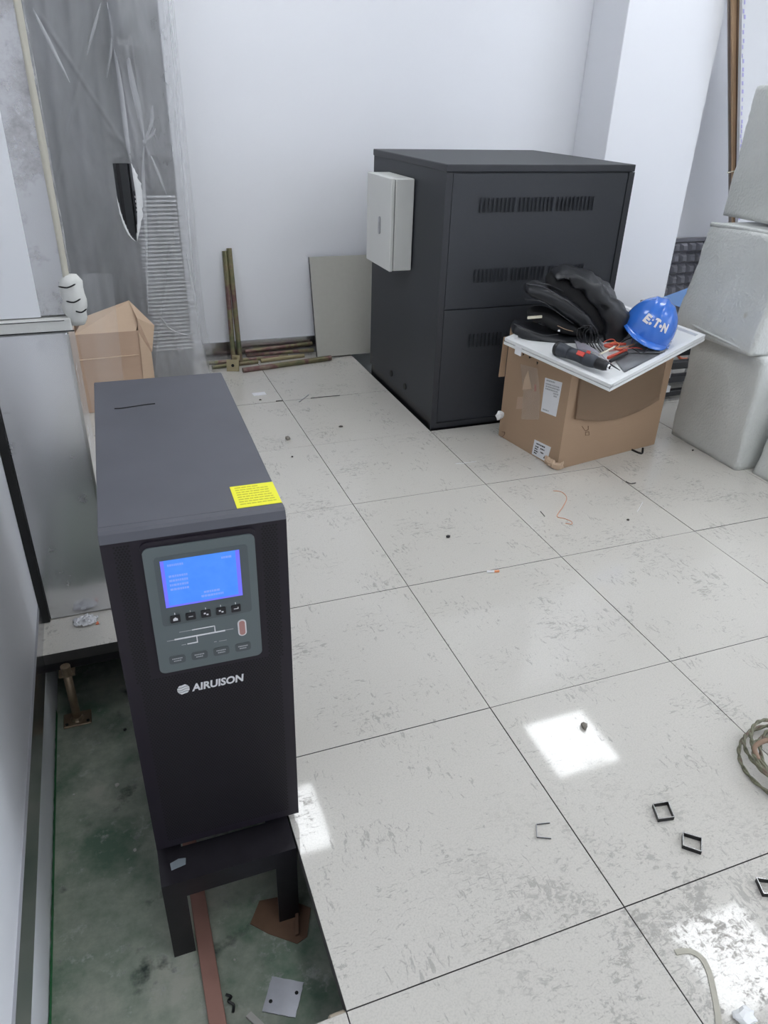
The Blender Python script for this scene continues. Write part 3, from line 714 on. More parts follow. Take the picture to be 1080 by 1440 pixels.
MB().ngon([at_y(195, 468, Y0-.006), at_y(213, 497, Y0-.01), at_y(219, 545, Y0-.012), at_y(203, 545, Y0-.006)], (.001, .004, 0)).build('torn_flap', 'cardboard_light', t, world=True)
MB().tube(spline([(X0, Y0-.002, .275), (X0+.1, Y0-.003, .277), (X1-.12, Y0-.003, .28), (X1-.03, Y0-.003, .281)], 4), .0035, 6).build('fold_line', 'cardboard_light', t, world=True)
MB().box(X1-.012, X1-.001, Y0-.003, Y0-.0005, .235, .262, .001).build('hand_hole', 'hole_black', t, world=True)

# ------------------------------------------------------------------ leaning floor panels and support rods by the back wall
t = thing('leaning_floor_panel', 'beige floor panel leaning on back wall beside grey cabinet', 'floor panel', (.66, 3.7, 0))
def lean_panel(x0, x1, y0, y1, h, th, root, mat, edge):
    n = V((0, -h, (y1-y0))).normalized()*th*-1
    n = V((0, h, -(y1-y0))).normalized()*th
    a = [V((x0, y0, .002+th*.3)), V((x1, y0, .002+th*.3)), V((x1-.01, y1, h)), V((x0-.012, y1, h))]
    mb = MB(); mb.ngon(a, n*.25); mb.build('face_board', mat, root, world=True)
    mb = MB(); mb.ngon([p+n*.26 for p in a], n*.74); mb.build('core', edge, root, world=True)
lean_panel(.372, .985, 3.645, 3.745, .592, .03, t, 'beige_laminate', 'board_edge')
G = 'steel support rods by the back wall'
def rod(a, b2, r, label, mat='zinc_yellow'):
    single('support_rod', MB().tube([a, b2], r, 10), mat, label, 'rod', G, False)
rod((-.145, 3.655, .012), at_y(316, 353, 3.778), .0155, 'left of two upright zinc rods leaning on the back wall')
rod((-.105, 3.66, .012), at_y(322, 349, 3.778), .0155, 'right of two upright zinc rods, slightly taller')
rod(V((-.118, 3.515, .013)), V((.445, 3.60, .0158)), .0155, 'lying zinc rod nearest the camera, in front of the leaning panel')
rod(V((-.06, 3.735, .055)), V((.37, 3.765, .066)), .0115, 'topmost lying zinc rod along the back wall')
rod(V((-.05, 3.75, .026)), V((.372, 3.74, .03)), .0115, 'lying zinc rod just under the topmost one')
rod(V((-.28, 3.62, .0125)), V((.0, 3.655, .0125)), .012, 'short lying zinc rod left of the base plate')
rod(V((.02, 3.665, .0125)), V((.3, 3.70, .0125)), .012, 'brass toned lying rod in the middle of the pile', 'zinc_brass')
rod(V((-.33, 3.70, .0125)), V((.2, 3.712, .0125)), .0115, 'lying zinc rod half hidden at the foot of the wall')
t = thing('pedestal_head', 'yellow zinc square plate with bolt hole beside the upright rods', 'pedestal', (-.165, 3.56, 0))
pc = V((-.168, 3.555, .034)); n_ = V((-.25, -.95, .25)).normalized(); ex = n_.cross(V((0, 0, 1))).normalized(); ey = ex.cross(n_)
MB().obox(pc, ex*.036, ey*.034, n_*.003).build('square_plate', 'zinc_brass', t, world=True)
MB().tube([pc+n_*.002, pc+n_*.0045], .009, 12).build('bolt_hole', 'hole_black', t, world=True)
MB().tube([pc-n_*.003, pc-n_*.09+V((.02, 0, .05))], .009, 10).build('threaded_stem', 'zinc_brass', t, True, world=True)
MB().obox(pc-n_*.075+V((.015, 0, .04)), ex*.022, ey*.016, n_*.012).build('nut_block', 'zinc_brass', t, world=True)

# ------------------------------------------------------------------ carton used as a table, with the white framed board on it
tF, tL, tR = at_z(859, 541, .48), at_z(706, 473, .54), at_z(985, 468, .565)
eb = (tL-tF); eb.normalize(); ea = (tR-tF); ea = (ea-eb*ea.dot(eb)).normalized(); en = ea.cross(eb)
TW, TD = (tR-tF).dot(ea), (tL-tF).dot(eb)
TD = min(TD, .55)
def tr(a, b2, c=0): return tF+ea*a+eb*b2+en*c
def at_tray(px, py, h=0): return at_plane(px, py, tF+en*h, en)
def tz(x, y, off): return (tF.z+off) - (en.x*(x-tF.x)+en.y*(y-tF.y))/en.z
t = thing('white_board', 'white framed board lying on the brown carton as a table', 'board', tr(TW/2, TD/2, -.03))
def tbox(a0, a1, b0, b1, c0, c1): return MB().hexa([tr(a, b2, c) for c in (c0, c1) for a, b2 in ((a0, b0), (a1, b0), (a1, b1), (a0, b1))])
tbox(.012, TW-.012, .012, TD-.012, -.026, -.012).build('panel', 'tray_white', t, world=True)
for a0, a1, b0, b1 in ((0, TW, 0, .022), (0, TW, TD-.022, TD), (0, .022, .022, TD-.022), (TW-.022, TW, .022, TD-.022)):
    r_ = tbox(a0, a1, b0, b1, -.014, 0).build('rim', 'tray_white', t, world=True)
    mb = tbox(a0-.0015*(a0 == 0), a1+.0015*(a1 == TW), b0-.0015*(b0 == 0), b1+.0015*(b1 == TD), -.03, -.0175).build('lower_rim', 'tray_white', t, world=True)
tbox(.0, .0, 0, 0, 0, 0).bm.free()
tbox(.002, .02, -.002, .004, -.0165, -.006).build('corner_bracket', 'alu', t, world=True)
tbox(-.003, .0, TD-.1, TD-.065, -.05, -.012).build('white_tape', 'paper_white', t, world=True)
c1, c2, c3 = V((.971, 1.831, 0)), V((.902, 2.257, 0)), V((1.585, 1.939, 0)); c4 = c2+c3-c1
t = thing('table_carton', 'large brown cardboard carton carrying the white board and tools', 'carton', (c1+c4)/2)
def cw(a, b2, z0=.001, inset=0):   # one carton wall, its top just under the board
    d = (b2-a).normalized(); nn = V((-d.y, d.x, 0))*.006
    if ((c1+c4)/2-a).dot(nn) < 0: nn = -nn
    pts = [V((p.x, p.y, z0)) for p in (a, b2, b2+nn, a+nn)]+[V((p.x, p.y, tz(p.x, p.y, -.034))) for p in (a, b2, b2+nn, a+nn)]
    return MB().hexa(pts)
for a, b2, nm in ((c1, c2, 'left_wall'), (c1, c3, 'front_wall'), (c3, c4, 'right_wall'), (c2, c4, 'back_wall')): cw(a, b2).build(nm, 'cardboard', t, world=True)
e1 = (c2-c1).normalized(); e3 = (c3-c1).normalized(); o1 = V((-e1.y, e1.x, 0)); o1 = o1 if o1.x < 0 else -o1
o3 = V((e3.y, -e3.x, 0)); o3 = o3 if o3.y < 0 else -o3; L1, L3 = (c2-c1).length, (c3-c1).length
def onwall(px, py, first=True): return at_plane(px, py, c1, o1 if first else o3)
def patch(name, pxs, mat, first=True, off=.0015, par=None, th=.001):
    n = o1 if first else o3
    return MB().ngon([onwall(x, y, first)+n*(off-th) for x, y in pxs], n*th).build(name, mat, par or t, world=par is None)
# outer flap hanging over the right-hand face
flow = spline([onwall(x, y, False) for x, y in ((806, 587), (844, 590), (885, 581), (924, 561))], 8)
def flapfn(u, v):
    q = u*(len(flow)-1); k = min(int(q), len(flow)-2); lowp = flow[k]+(flow[k+1]-flow[k])*(q-k)
    s_ = (lowp-c1).dot(e3); base = c1+e3*s_; zt = tz(base.x, base.y, -.036)
    return V((base.x, base.y, zt+(lowp.z-zt)*v))+o3*(.004+.014*v*v*(1-.3*u))
ff = MB().grid(flapfn, 24, 10)
r_ = bmesh.ops.solidify(ff.bm, geom=ff.bm.faces[:], thickness=.004); ff.build('front_flap', 'cardboard_flap', t, True, world=True)
bp = c2+o1*.0; MB().hexa([bp+e1*.004+V((0, 0, .30)), bp+e1*.008+V((0, 0, .30)), bp+e1*.012-e3*.03+V((0, 0, .30)), bp+e1*.008-e3*.03+V((0, 0, .30)),
     bp+e1*.004+V((0, 0, .49)), bp+e1*.008+V((0, 0, .49)), bp+e1*.012-e3*.025+V((0, 0, .49)), bp+e1*.008-e3*.025+V((0, 0, .49))]).build('back_flap', 'cardboard_flap', t, world=True)
lb = patch('shipping_label', [(767, 531), (791, 538), (782, 586), (761, 578)], 'paper_white')
lb2 = patch('barcode_label', [(752, 618), (775, 629), (769, 650), (748, 638)], 'paper_white')
def prints(name, quad, rows, par_, mat='print_grey', hgt=.5):
    P_ = [onwall(x, y) for x, y in quad]; mb = MB()
    for v, u0, u1 in rows:
        u = u0
        while u < u1:
            wd = random.uniform(.03, .09); ue = min(u+wd, u1)
            f2 = lambda a, b3: (P_[0]*(1-a)+P_[1]*a)*(1-b3)+(P_[3]*(1-a)+P_[2]*a)*b3
            hh = .5*hgt/ max(6, len(rows))
            mb.ngon([f2(u, v-hh)+o1*.0014, f2(ue, v-hh)+o1*.0014, f2(ue, v+hh)+o1*.0014, f2(u, v+hh)+o1*.0014], o1*.0005); u = ue+.02
    o = mb.xf(ROOTS[t.name].inverted()).build(name, mat, par_); o['kind'] = 'stuff'
prints('label_print', [(767, 531), (791, 538), (782, 586), (761, 578)], [(.06, .1, .6), (.16, .08, .9), (.23, .1, .92), (.3, .1, .85), (.37, .6, .9), (.44, .65, .85), (.92, .1, .5)], lb, hgt=.3)
prints('label_print', [(752, 618), (775, 629), (769, 650), (748, 638)], [(.18, .15, .7), (.38, .12, .32), (.38, .45, .7), (.53, .12, .3), (.68, .12, .35), (.6, .5, .7), (.82, .12, .3), (.82, .75, .95), (.72, .78, .95)], lb2, 'hole_black', .75)
patch('clear_tape', [(732, 512), (756, 518), (760, 560), (758, 590), (733, 590), (736, 550)], 'clear_tape')
patch('torn_patch', [(743, 521), (748, 547), (735, 548), (738, 533)], 'cardboard_light', off=.0022)
patch('tape_stain', [(728, 558), (736, 558), (735, 575), (726, 575)], 'cardboard_face', off=.0012)
patch('tape_stain', [(752, 541), (754, 540), (755, 549), (752, 551)], 'tape_red', off=.0026, th=.0004)['label'] = 'reddish tape mark'
for pts in ([(736, 496), (737, 499), (735, 500)], [(744, 501), (748, 503), (744, 504)], [(755, 508), (757, 510), (755, 513)]): patch('puncture', pts, 'hole_black', off=.001)
sw = MB()   # pencilled mark on the front face
for pl_ in ([(818, 599), (823, 606)], [(827, 599), (827, 604), (823, 606)], [(823, 608), (828, 607), (828, 612), (823, 612), (823, 608)]):
    sw.tube([onwall(x, y, False)+o3*.001 for x, y in pl_], .0013, 4)
sw.build('pencil_mark', 'scrap_brown', t, world=True)
sw = MB().tube(spline([onwall(x, y)+o1*.001 for x, y in ((706, 607), (710, 608), (709, 612), (705, 615), (709, 616))], 4), .0013, 4); sw.build('pencil_mark', 'scrap_brown', t, world=True)
cr_ = MB()
def crum(u, v):
    s_ = -.03+.11*u; z_ = .002+.05*v
    b_ = (c1+e1*max(s_, 0)+e3*max(-s_, 0)); nrm = o1 if s_ > 0 else o3
    return b_+nrm*(.004+.014*abs(noise.noise(V((u*9, v*6, 2))))+.012*math.sin(math.pi*u)*math.sin(math.pi*v))+V((0, 0, z_*(.8+.3*noise.noise(V((u*5, 0, 8))))))
cr_.grid(crum, 16, 8).build('crushed_corner', 'cardboard_light', t, False, world=True)
patch('torn_hole', [(747, 643), (758, 650), (752, 652), (746, 650)], 'scrap_brown')
# plastic scrap left of the carton, bracket at its right foot
p = V((.865, 2.2, .13)); single('plastic_scrap', MB().blob(p-V((0, 0, .0)), .02, 2, .6, 5, (1, .6, 1.1)), 'film_white', 'crumpled white plastic scrap stuck between carton and grey cabinet', 'scrap')
pb = [at_z(888, 632, .003), at_z(899, 637, .003), at_z(903, 637, .003), at_z(904, 630, .02)]
single('metal_bracket', MB().tube(spline(pb, 4), .005, 6), 'steel_dark', 'small bent dark metal bracket poking out under the carton', 'bracket')

# ------------------------------------------------------------------ backpack on the board
BB = .44   # depth on the board
UPV = V((0, 0, 1))
bg0, bg1 = at_tray(735, 474), at_tray(862, 480); gd = (bg1-bg0); gd.z = 0; gd.normalize(); nb = V((-gd.y, gd.x, 0))
def bp_(px, py, b2=BB): return at_plane(px, py, bg0+nb*(.085+b2-BB), nb)     # a point in the bag's upright mid plane
t = thing('backpack', 'open black backpack lying on the white board', 'backpack', at_tray(790, 480))
t.location.z = bg0.z; ROOTS[t.name] = Matrix.Translation(t.location)
def leaf(name, path, thick, width, mat, wr=.006, seed=0, n=26, shift=0):
    sp = spline([bp_(x, y) for x, y in path], 7); m_ = len(sp); rings = []
    for i, p in enumerate(sp):
        tg = (sp[min(i+1, m_-1)]-sp[max(i-1, 0)]).normalized(); nn = nb.cross(tg).normalized(); u = i/(m_-1)
        ww = width(u); tt = thick(u); rg = []
        for k in range(n):
            a = 2*math.pi*k/n; ca, sa = math.cos(a), math.sin(a)
            ca = math.copysign(abs(ca)**.5, ca); sa = math.copysign(abs(sa)**.7, sa)
            q = p+nb*(ww*ca+shift)+nn*(tt*sa); d = noise.noise(q*16+V((seed, 0, 0)))*wr+noise.noise(q*38+V((seed, 3, 0)))*wr*.45
            q = q+nn*d*math.copysign(1, sa)
            fz = tz(q.x, q.y, -.011)
            if q.z < fz: q.z = fz
            rg.append(q)
        rings.append(rg)
    MB().loft(rings).build(name, mat, t, True, world=True); return sp
def hump(lo, hi, p=.5): return lambda u: lo+(hi-lo)*math.sin(math.pi*min(1, max(0, u)))**p
s1_ = leaf('lower_pouch', [(721, 458), (742, 467), (765, 476), (795, 481), (830, 478), (850, 470)], hump(.016, .044), hump(.05, .1), 'bag_black', .005, 1, shift=.0)
s2_ = leaf('front_compartment', [(738, 405), (758, 409), (785, 420), (806, 435), (824, 450), (838, 464)], hump(.012, .036, .6), hump(.05, .1), 'bag_black', .008, 2, shift=.0)
s3_ = leaf('main_body', [(779, 389), (794, 384), (815, 392), (834, 408), (850, 424), (859, 443), (860, 462), (852, 478)], lambda u: .007+.06*min(1, max(0, (u-.1)*1.3))**.7*(1 if u < .9 else 1-(u-.9)*3), hump(.07, .12, .35), 'bag_black', .02, 4, shift=.02)
leaf('inner_lining', [(770, 404), (786, 401), (808, 416), (826, 434), (840, 456), (846, 474)], hump(.008, .06), hump(.05, .1), 'bag_lining', .004, 6, shift=.03)
leaf('side_gusset', [(796, 440), (815, 450), (836, 462), (852, 480)], hump(.02, .05), hump(.04, .07), 'bag_black', .008, 8, shift=.035)
leaf('pouch_lining', [(742, 440), (765, 444), (790, 455), (818, 466)], hump(.006, .03), hump(.04, .09), 'bag_lining', .003, 9)
def edge(path, b2, r, name, mat): MB().tube(spline([bp_(x, y, b2) for x, y in path], 6), r, 6).build(name, mat, t, True, world=True)
edge([(722, 455), (740, 463), (765, 471), (785, 470)], BB-.095, .0018, 'zip', 'zip_grey')
edge([(740, 399), (765, 404), (792, 420), (822, 441)], BB-.1, .002, 'zip', 'zip_grey')
edge([(752, 396), (776, 402), (802, 415), (824, 428)], BB-.06, .002, 'zip', 'zip_grey')
edge([(738, 421), (762, 424), (785, 440), (806, 455)], BB-.11, .0018, 'seam_piping', 'bag_black')
edge([(784, 458), (795, 463), (806, 466)], BB-.12, .0016, 'zip_pull_cord', 'cardboard')
MB().obox(bp_(786, 465, BB-.15), gd*.004, nb*.003, UPV*.003).build('care_tag', 'paper_white', t, world=True)
MB().obox(bp_(752, 446, BB-.09), gd*.03+UPV*.004, nb*.008, UPV*.004).build('folded_receipt', 'tie_cream', t, world=True)
# black cables looped at the foot of the bag
for k in range(4):
    r1, r2 = (0, 5, -3, 8)[k], (0, 7, 12, 3)[k]
    pf_ = BB-.13-.006*k
    sp = [bp_(823+r2, 487+k, pf_), bp_(817+r1, 477+k, pf_), bp_(815+r1, 466+r1*.4, pf_), bp_(820+r1, 458+k*1.5, pf_), bp_(828+r2*.5, 460-k, pf_), bp_(830+r2, 470+k*2, pf_), bp_(829+r2, 482, pf_), at_tray(838+r2, 494+k, -.006)]
    for q in sp: q.z = max(q.z, tz(q.x, q.y, -.0095))
    single('cable_loop', MB().tube(spline(sp, 6), .0022, 6), 'cable_black', ('outermost black cable loop below the backpack', 'second black cable loop below the backpack', 'third black cable loop below the backpack', 'innermost black cable loop below the backpack')[k], 'cable', 'black cables by the backpack', True)

# ------------------------------------------------------------------ hard hat
HPITCH = 2
hc = at_tray(913, 486, 0)
hatR = Matrix.Translation(hc+V((.03, .06, .0)))
fdir = V((-.62, -.78, 0)).normalized(); sdir = V((-fdir.y, fdir.x, 0))      # front of the hat looks at the camera
B3 = Matrix((sdir, fdir, V((0, 0, 1)))).transposed()
tilt = Matrix.Rotation(math.radians(-23), 3, V((fdir.x, fdir.y, 0))) @ Matrix.Rotation(math.radians(HPITCH), 3, sdir)
RM = (tilt @ B3).to_4x4()
t = thing('hard_hat', 'bright blue hard hat with white lettering resting on the white board', 'hard hat', hc+V((.03, .07, .022)))
HM = Matrix.Translation(V((0, 0, .02))) @ RM
def dome(a, e, k=1.0):   # azimuth from front, elevation
    ca, sa = math.cos(a), math.sin(a); ce, se = math.cos(e), math.sin(e)
    x = .112*ce*sa; y = .132*ce*ca; z = .15*se**.92 if se > 0 else .15*se
    ridge = .007*math.exp(-(x/.013)**2)*min(1, se*2.2) + .004*math.exp(-((abs(x)-.042)/.008)**2)*min(1, max(0, se*2-.5))
    q = V((x, y, z)); return q*k+V((0, 0, ridge))
hb = MB(); NA, NE = 56, 20
hb.grid(lambda u, v: dome(2*math.pi*u, math.radians(88.5)*v), NA, NE)
bmesh.ops.remove_doubles(hb.bm, verts=hb.bm.verts, dist=1e-5); hb.bm.faces.new([v for v in sorted((v for v in hb.bm.verts if v.is_boundary and v.co.z > .1), key=lambda v: math.atan2(v.co.y, v.co.x))])
hb.xf(HM); hs = hb.build('shell', 'hat_blue', t, True)
br = MB()
def brim(u, v):
    a = 2*math.pi*u; pk = max(0, math.cos(a))**3; wd = .007+.026*pk
    p0 = dome(a, 0); d = V((p0.x, p0.y, 0)).normalized()
    prof_ = [(0, .004), (.5, .0015), (1, -.004-.008*pk), (1.03, -.007-.008*pk), (.5, -.003), (-.05, -.002)]
    f2, zz = prof_[min(5, int(v*5+.5))]; return p0+d*(wd*f2)+V((0, 0, zz))
br.grid(brim, 56, 5); bmesh.ops.remove_doubles(br.bm, verts=br.bm.verts, dist=1e-5); br.xf(HM); br.build('brim', 'hat_blue', t, True)
su = MB().grid(lambda u, v: dome(2*math.pi*u, math.radians(70)*v, .965), 32, 6); su.xf(HM); su.build('suspension', 'hat_dark', t, True)
for s_ in (-1, 1):   # ear slots
    pp = dome(s_*1.25, .13); dd = V((pp.x, pp.y, 0)).normalized(); q = MB().obox(pp+dd*.002, V((-dd.y, dd.x, 0))*.011, V((0, 0, 1))*.005, dd*.004)
    q.xf(HM); q.build('side_slot', 'print_white', t)
lt = MB()
def on_hat(x, z):   # letter plane wrapped on the front of the shell
    a = x/.118; e = .36+z/.15; p = dome(a, e, 1.0); ridge_free = V((p.x, p.y, p.z)); n = V((p.x/.112**2, p.y/.132**2, p.z/.15**2)).normalized(); return p+n*.0028
xs = -.054
for ch, wd in (('E', .029), ('T', .029), ('N', .031)):
    xo = {'E': -.062, 'T': -.013, 'N': .034}[ch]
    vs, fs = text_geo(ch, .034, 0, .002); x0 = min(v.x for v in vs); x1 = max(v.x for v in vs); y1 = max(v.y for v in vs)
    bm2 = bmesh.new(); bv = [bm2.verts.new(((v.x-x0)/(x1-x0)*wd, v.y/y1*.036, 0)) for v in vs]
    for f in fs:
        try: bm2.faces.new([bv[i] for i in f])
        except ValueError: pass
    bmesh.ops.triangulate(bm2, faces=bm2.faces); bmesh.ops.subdivide_edges(bm2, edges=[e for e in bm2.edges if e.calc_length() > .009], cuts=2)
    mp_ = {v: lt.bm.verts.new(on_hat(xo+v.co.x, v.co.y)) for v in bm2.verts}
    for f in bm2.faces: lt.bm.faces.new([mp_[v] for v in f.verts])
    bm2.free()
for x_, z_, r_ in ((-.0245, .006, .0065), (-.0225, .023, .004), (.0245, .016, .0072)):
    lt.bm.faces.new([lt.bm.verts.new(on_hat(x_+r_*math.cos(a), z_+r_*math.sin(a))) for a in (2*math.pi*k/10 for k in range(10))])
lt.xf(HM); lt.build('lettering', 'print_white', t)

# ------------------------------------------------------------------ drill, papers, small tools
dA, dB = at_tray(781, 489, .025), at_tray(858, 517, .025)
t = thing('cordless_drill', 'dark grey cordless drill with red switch at front edge of white board', 'drill', (dA+dB)/2-en*.025)
dd = (dB-dA); DL = dd.length; dd.normalize()
def lathe(name, prof_, mat, n=18, sm=True): MB().tube([dA+dd*(s_*DL) for s_, _ in prof_], [r for _, r in prof_], n).build(name, mat, t, sm, world=True)
lathe('motor_housing', [(-.02, .016), (0, .025), (.04, .029), (.12, .0295), (.2, .027), (.26, .0255)], 'drill_grey')
lathe('end_ring', [(.02, .0298), (.03, .0305), (.06, .0305), (.07, .0298)], 'chuck_black')
lathe('grip', [(.25, .0255), (.35, .0245), (.46, .0245), (.54, .0265)], 'drill_grey')
lathe('gear_case', [(.53, .0265), (.58, .028), (.68, .027), (.76, .0235)], 'drill_grey')
lathe('chuck', [(.755, .0225), (.78, .0235), (.9, .0215), (.955, .016)], 'chuck_black')
lathe('chuck_collar', [(.95, .0125), (.985, .0125), (.99, .0105)], 'chrome'); lathe('bit_socket', [(.989, .0065), (1.0, .0065)], 'hole_black'); lathe('chuck_jaw', [(.985, .003), (1.03, .0025)], 'chrome')
sdv = (-_f-dd*(-_f).dot(dd)).normalized(); sd2 = dd.cross(sdv)
MB().obox(dA+dd*(DL*.5)+sdv*.0255+UPV*.003, dd*.016, sd2*.009, sdv*.006).build('switch', 'drill_red', t, world=True)
MB().obox(dA+dd*(DL*.6)+UPV*.026+sdv*.006, dd*.008, sd2*.005, UPV*.003).build('direction_button', 'drill_red', t, world=True)
single('drill_bit', MB().tube([at_tray(858, 512, .004), at_tray(872, 521, .004)], [.004, .0015], 6), 'steel_dark', 'thin dark drill bit lying by the drill chuck', 'drill bit')
def sheet(name, pxs, mat, label, cat, h=.0, bend=.0, seed=1, z=0):
    q = [at_tray(x, y, h) for x, y in pxs]; mb = MB()
    def fn(u, v): return (q[0]*(1-u)+q[1]*u)*(1-v)+(q[3]*(1-u)+q[2]*u)*v + en*(bend*math.sin(math.pi*u)*(.5+.5*v)+.004*noise.noise(V((u*4, v*4, seed))))
    mb.grid(fn, 10, 8); bmesh.ops.solidify(mb.bm, geom=mb.bm.faces[:], thickness=.0008); return single(name, mb, mat, label, cat, None, True)
sheet('paper_sheet', [(808, 478), (846, 498), (856, 509), (812, 492)], 'paper_lilac', 'crumpled lilac grey paper behind the drill', 'paper', .004, .018, 2)
sheet('metal_sheet', [(862, 503), (906, 488), (932, 500), (878, 523)], 'sheet_grey', 'flat grey metal sheet on the right part of the white board', 'metal sheet', -.008, .004, 3)
sheet('plastic_folder', [(873, 496), (903, 476), (941, 484), (934, 497)], 'sheet_grey', 'grey plastic folder lying under the hard hat brim', 'folder', -.002, .006, 5)
sheet('paper_slip', [(868, 470), (880, 462), (896, 478), (884, 482)], 'paper_white', 'white paper slip between backpack and hard hat', 'paper', .004, .01, 6)
sheet('paper_slip', [(805, 496), (830, 503), (836, 507), (810, 502)], 'paper_white', 'white paper slip tucked under the drill body', 'paper', -.009, .002, 8)
# pliers with red grips
t = thing('pliers', 'pliers with red handles lying open among the cables', 'pliers', at_tray(858, 497))
pv = at_tray(849, 486, .012)
for pts in ([(849, 486), (862, 489), (876, 493)], [(849, 486), (862, 484), (880, 484)]):
    MB().tube(spline([at_tray(x, y, .012) for x, y in pts], 5), .0065, 8).build('handle', 'cable_red', t, True, world=True)
MB().tube([pv, at_tray(840, 478, .014)], [.009, .004], 8).build('jaw', 'latch_metal', t, True, world=True)
t = thing('wire_stripper', 'red and black wire stripper in front of the grey folder', 'wire stripper', at_tray(868, 502))
MB().obox(at_tray(870, 502, .008), (at_tray(882, 496, .008)-at_tray(858, 508, .008))*.5, en.cross((at_tray(882, 496)-at_tray(858, 508))).normalized()*.006, en*.005).build('handle', 'cable_black', t, world=True)
MB().obox(at_tray(868, 498, .009), (at_tray(882, 492, .008)-at_tray(856, 503, .008))*.5, en.cross((at_tray(882, 496)-at_tray(858, 508))).normalized()*.005, en*.005).build('handle', 'cable_red', t, world=True)
single('tweezers', MB().tube([at_tray(841, 474, .03), at_tray(848, 488, .016)], [.003, .006], 6), 'latch_metal', 'short steel tool standing out of the cable tangle', 'tool')
single('wood_dowel', MB().tube([at_tray(842, 499, .012), at_tray(864, 488, .024)], .0045, 8), 'tie_cream', 'pale thin dowel crossing the red pliers', 'dowel')
for k, (mat, lab, pts) in enumerate((
    ('cable_orange', 'orange wire curling around the red pliers', [(852, 489), (857, 483), (866, 481), (871, 485), (866, 490), (880, 488), (892, 484)]),
    ('cable_black', 'thin black wire arching over the grey folder', [(866, 488), (880, 478), (896, 474), (909, 480), (910, 490), (902, 497), (893, 492), (885, 488)]),
    ('cable_violet', 'thin violet wire looped against the hard hat', [(888, 482), (893, 473), (903, 472), (908, 480), (905, 487)]),
    ('cable_red', 'red wire running to the front of the folder', [(856, 494), (868, 492), (882, 490), (895, 489), (903, 491)]),
    ('cable_red', 'dark red wire loop next to the steel tool', [(846, 488), (851, 480), (860, 477), (865, 480), (860, 488)]))):
    sp = [at_tray(x, y, .008+.014*math.sin(math.pi*i/(len(pts)-1))) for i, (x, y) in enumerate(pts)]
    single('wire', MB().tube(spline(sp, 6), .0021, 6), mat, lab, 'wire', None, True)

# ------------------------------------------------------------------ bubble-wrapped goods on the right
def wrapped(name, label, x0, x1, y0, y1, z0, z1, seed, amp=.012, tap=(0, 0), skew=(0, 0), sag=.0, lean=0):
    t = thing(name, label, 'wrapped box', ((x0+x1)/2, (y0+y1)/2, z0), 0, 'boxes in bubble wrap')
    mb = MB(); mb.box(x0, x1, y0, y1, z0, z1); bmesh.ops.subdivide_edges(mb.bm, edges=mb.bm.edges[:], cuts=26, use_grid_fill=True)
    cx_, cy_ = (x0+x1)/2, (y0+y1)/2; r = .011
    for v in mb.bm.verts:
        p = v.co.copy(); u = (p.z-z0)/(z1-z0)
        i = V((min(max(p.x, x0+r), x1-r), min(max(p.y, y0+r), y1-r), min(max(p.z, z0+r*.35), z1-r))); d = p-i
        if d.length > 1e-6: p = i+d.normalized()*min(d.length, r)
        n = V((p.x-cx_, p.y-cy_, 0)).normalized()
        k = noise.noise(p*4.5+V((seed, 0, 0)))*amp+noise.noise(V((p.x*14, p.y*14, p.z*4))+V((seed, 5, 0)))*amp*.45
        cr2 = abs(noise.noise(V((p.x*3, p.y*3, p.z*9+p.y*7))+V((seed*3, 1, 4)))); k -= amp*.5*math.exp(-(cr2/.09)**2)
        e = min(1, u*6, (1-u)*6+.3); p += n*k*e
        p.x = cx_+(p.x-cx_)*(1-tap[0]*u); p.y = cy_+(p.y-cy_)*(1-tap[1]*u)
        p.x += skew[0]*u+lean*u*u; p.y += skew[1]*u
        p.z = max(p.z, z0+.0005)
        if u > .98: p.z += -sag*math.sin(math.pi*(v.co.x-x0)/(x1-x0))
        v.co = p
    mb.build('wrap', 'bubble_wrap', t, True, world=True)
    return t
t = wrapped('wrapped_box', 'bottom bubble wrapped box of the stack, standing on the floor', 1.755, 2.38, 1.58, 2.03, .0, .515, 1, .007, (.02, .02), (.0, .02))
def seam(root, pts, r=.007): MB().tube(spline(pts, 8), r, 6).build('wrap_fold', 'bubble_wrap', root, True, world=True)
t = wrapped('wrapped_box', 'middle bubble wrapped box of the stack, with bulging left side', 1.715, 2.36, 1.64, 2.13, .517, .985, 2, .010, (.05, .03), (.03, -.005), 0, .03)
seam(t, [(1.725, 1.655, .53), (1.718, 1.78, .54), (1.716, 1.95, .55), (1.735, 2.11, .56)], .006)
seam(t, [(1.79, 2.115, .978), (1.80, 1.97, .985), (1.815, 1.8, .985), (1.83, 1.66, .978)], .011)
t = wrapped('wrapped_box', 'top bubble wrapped box of the stack, reaching above the others', 1.935, 2.42, 1.75, 2.22, .999, 1.525, 3, .009, (.02, .03), (-.01, -.02))
t = wrapped('wrapped_box', 'front bubble wrapped box at right edge, beside the stack', 1.815, 2.4, .95, 1.55, 0, .42, 4, .010, (.09, .05), (.04, .0))

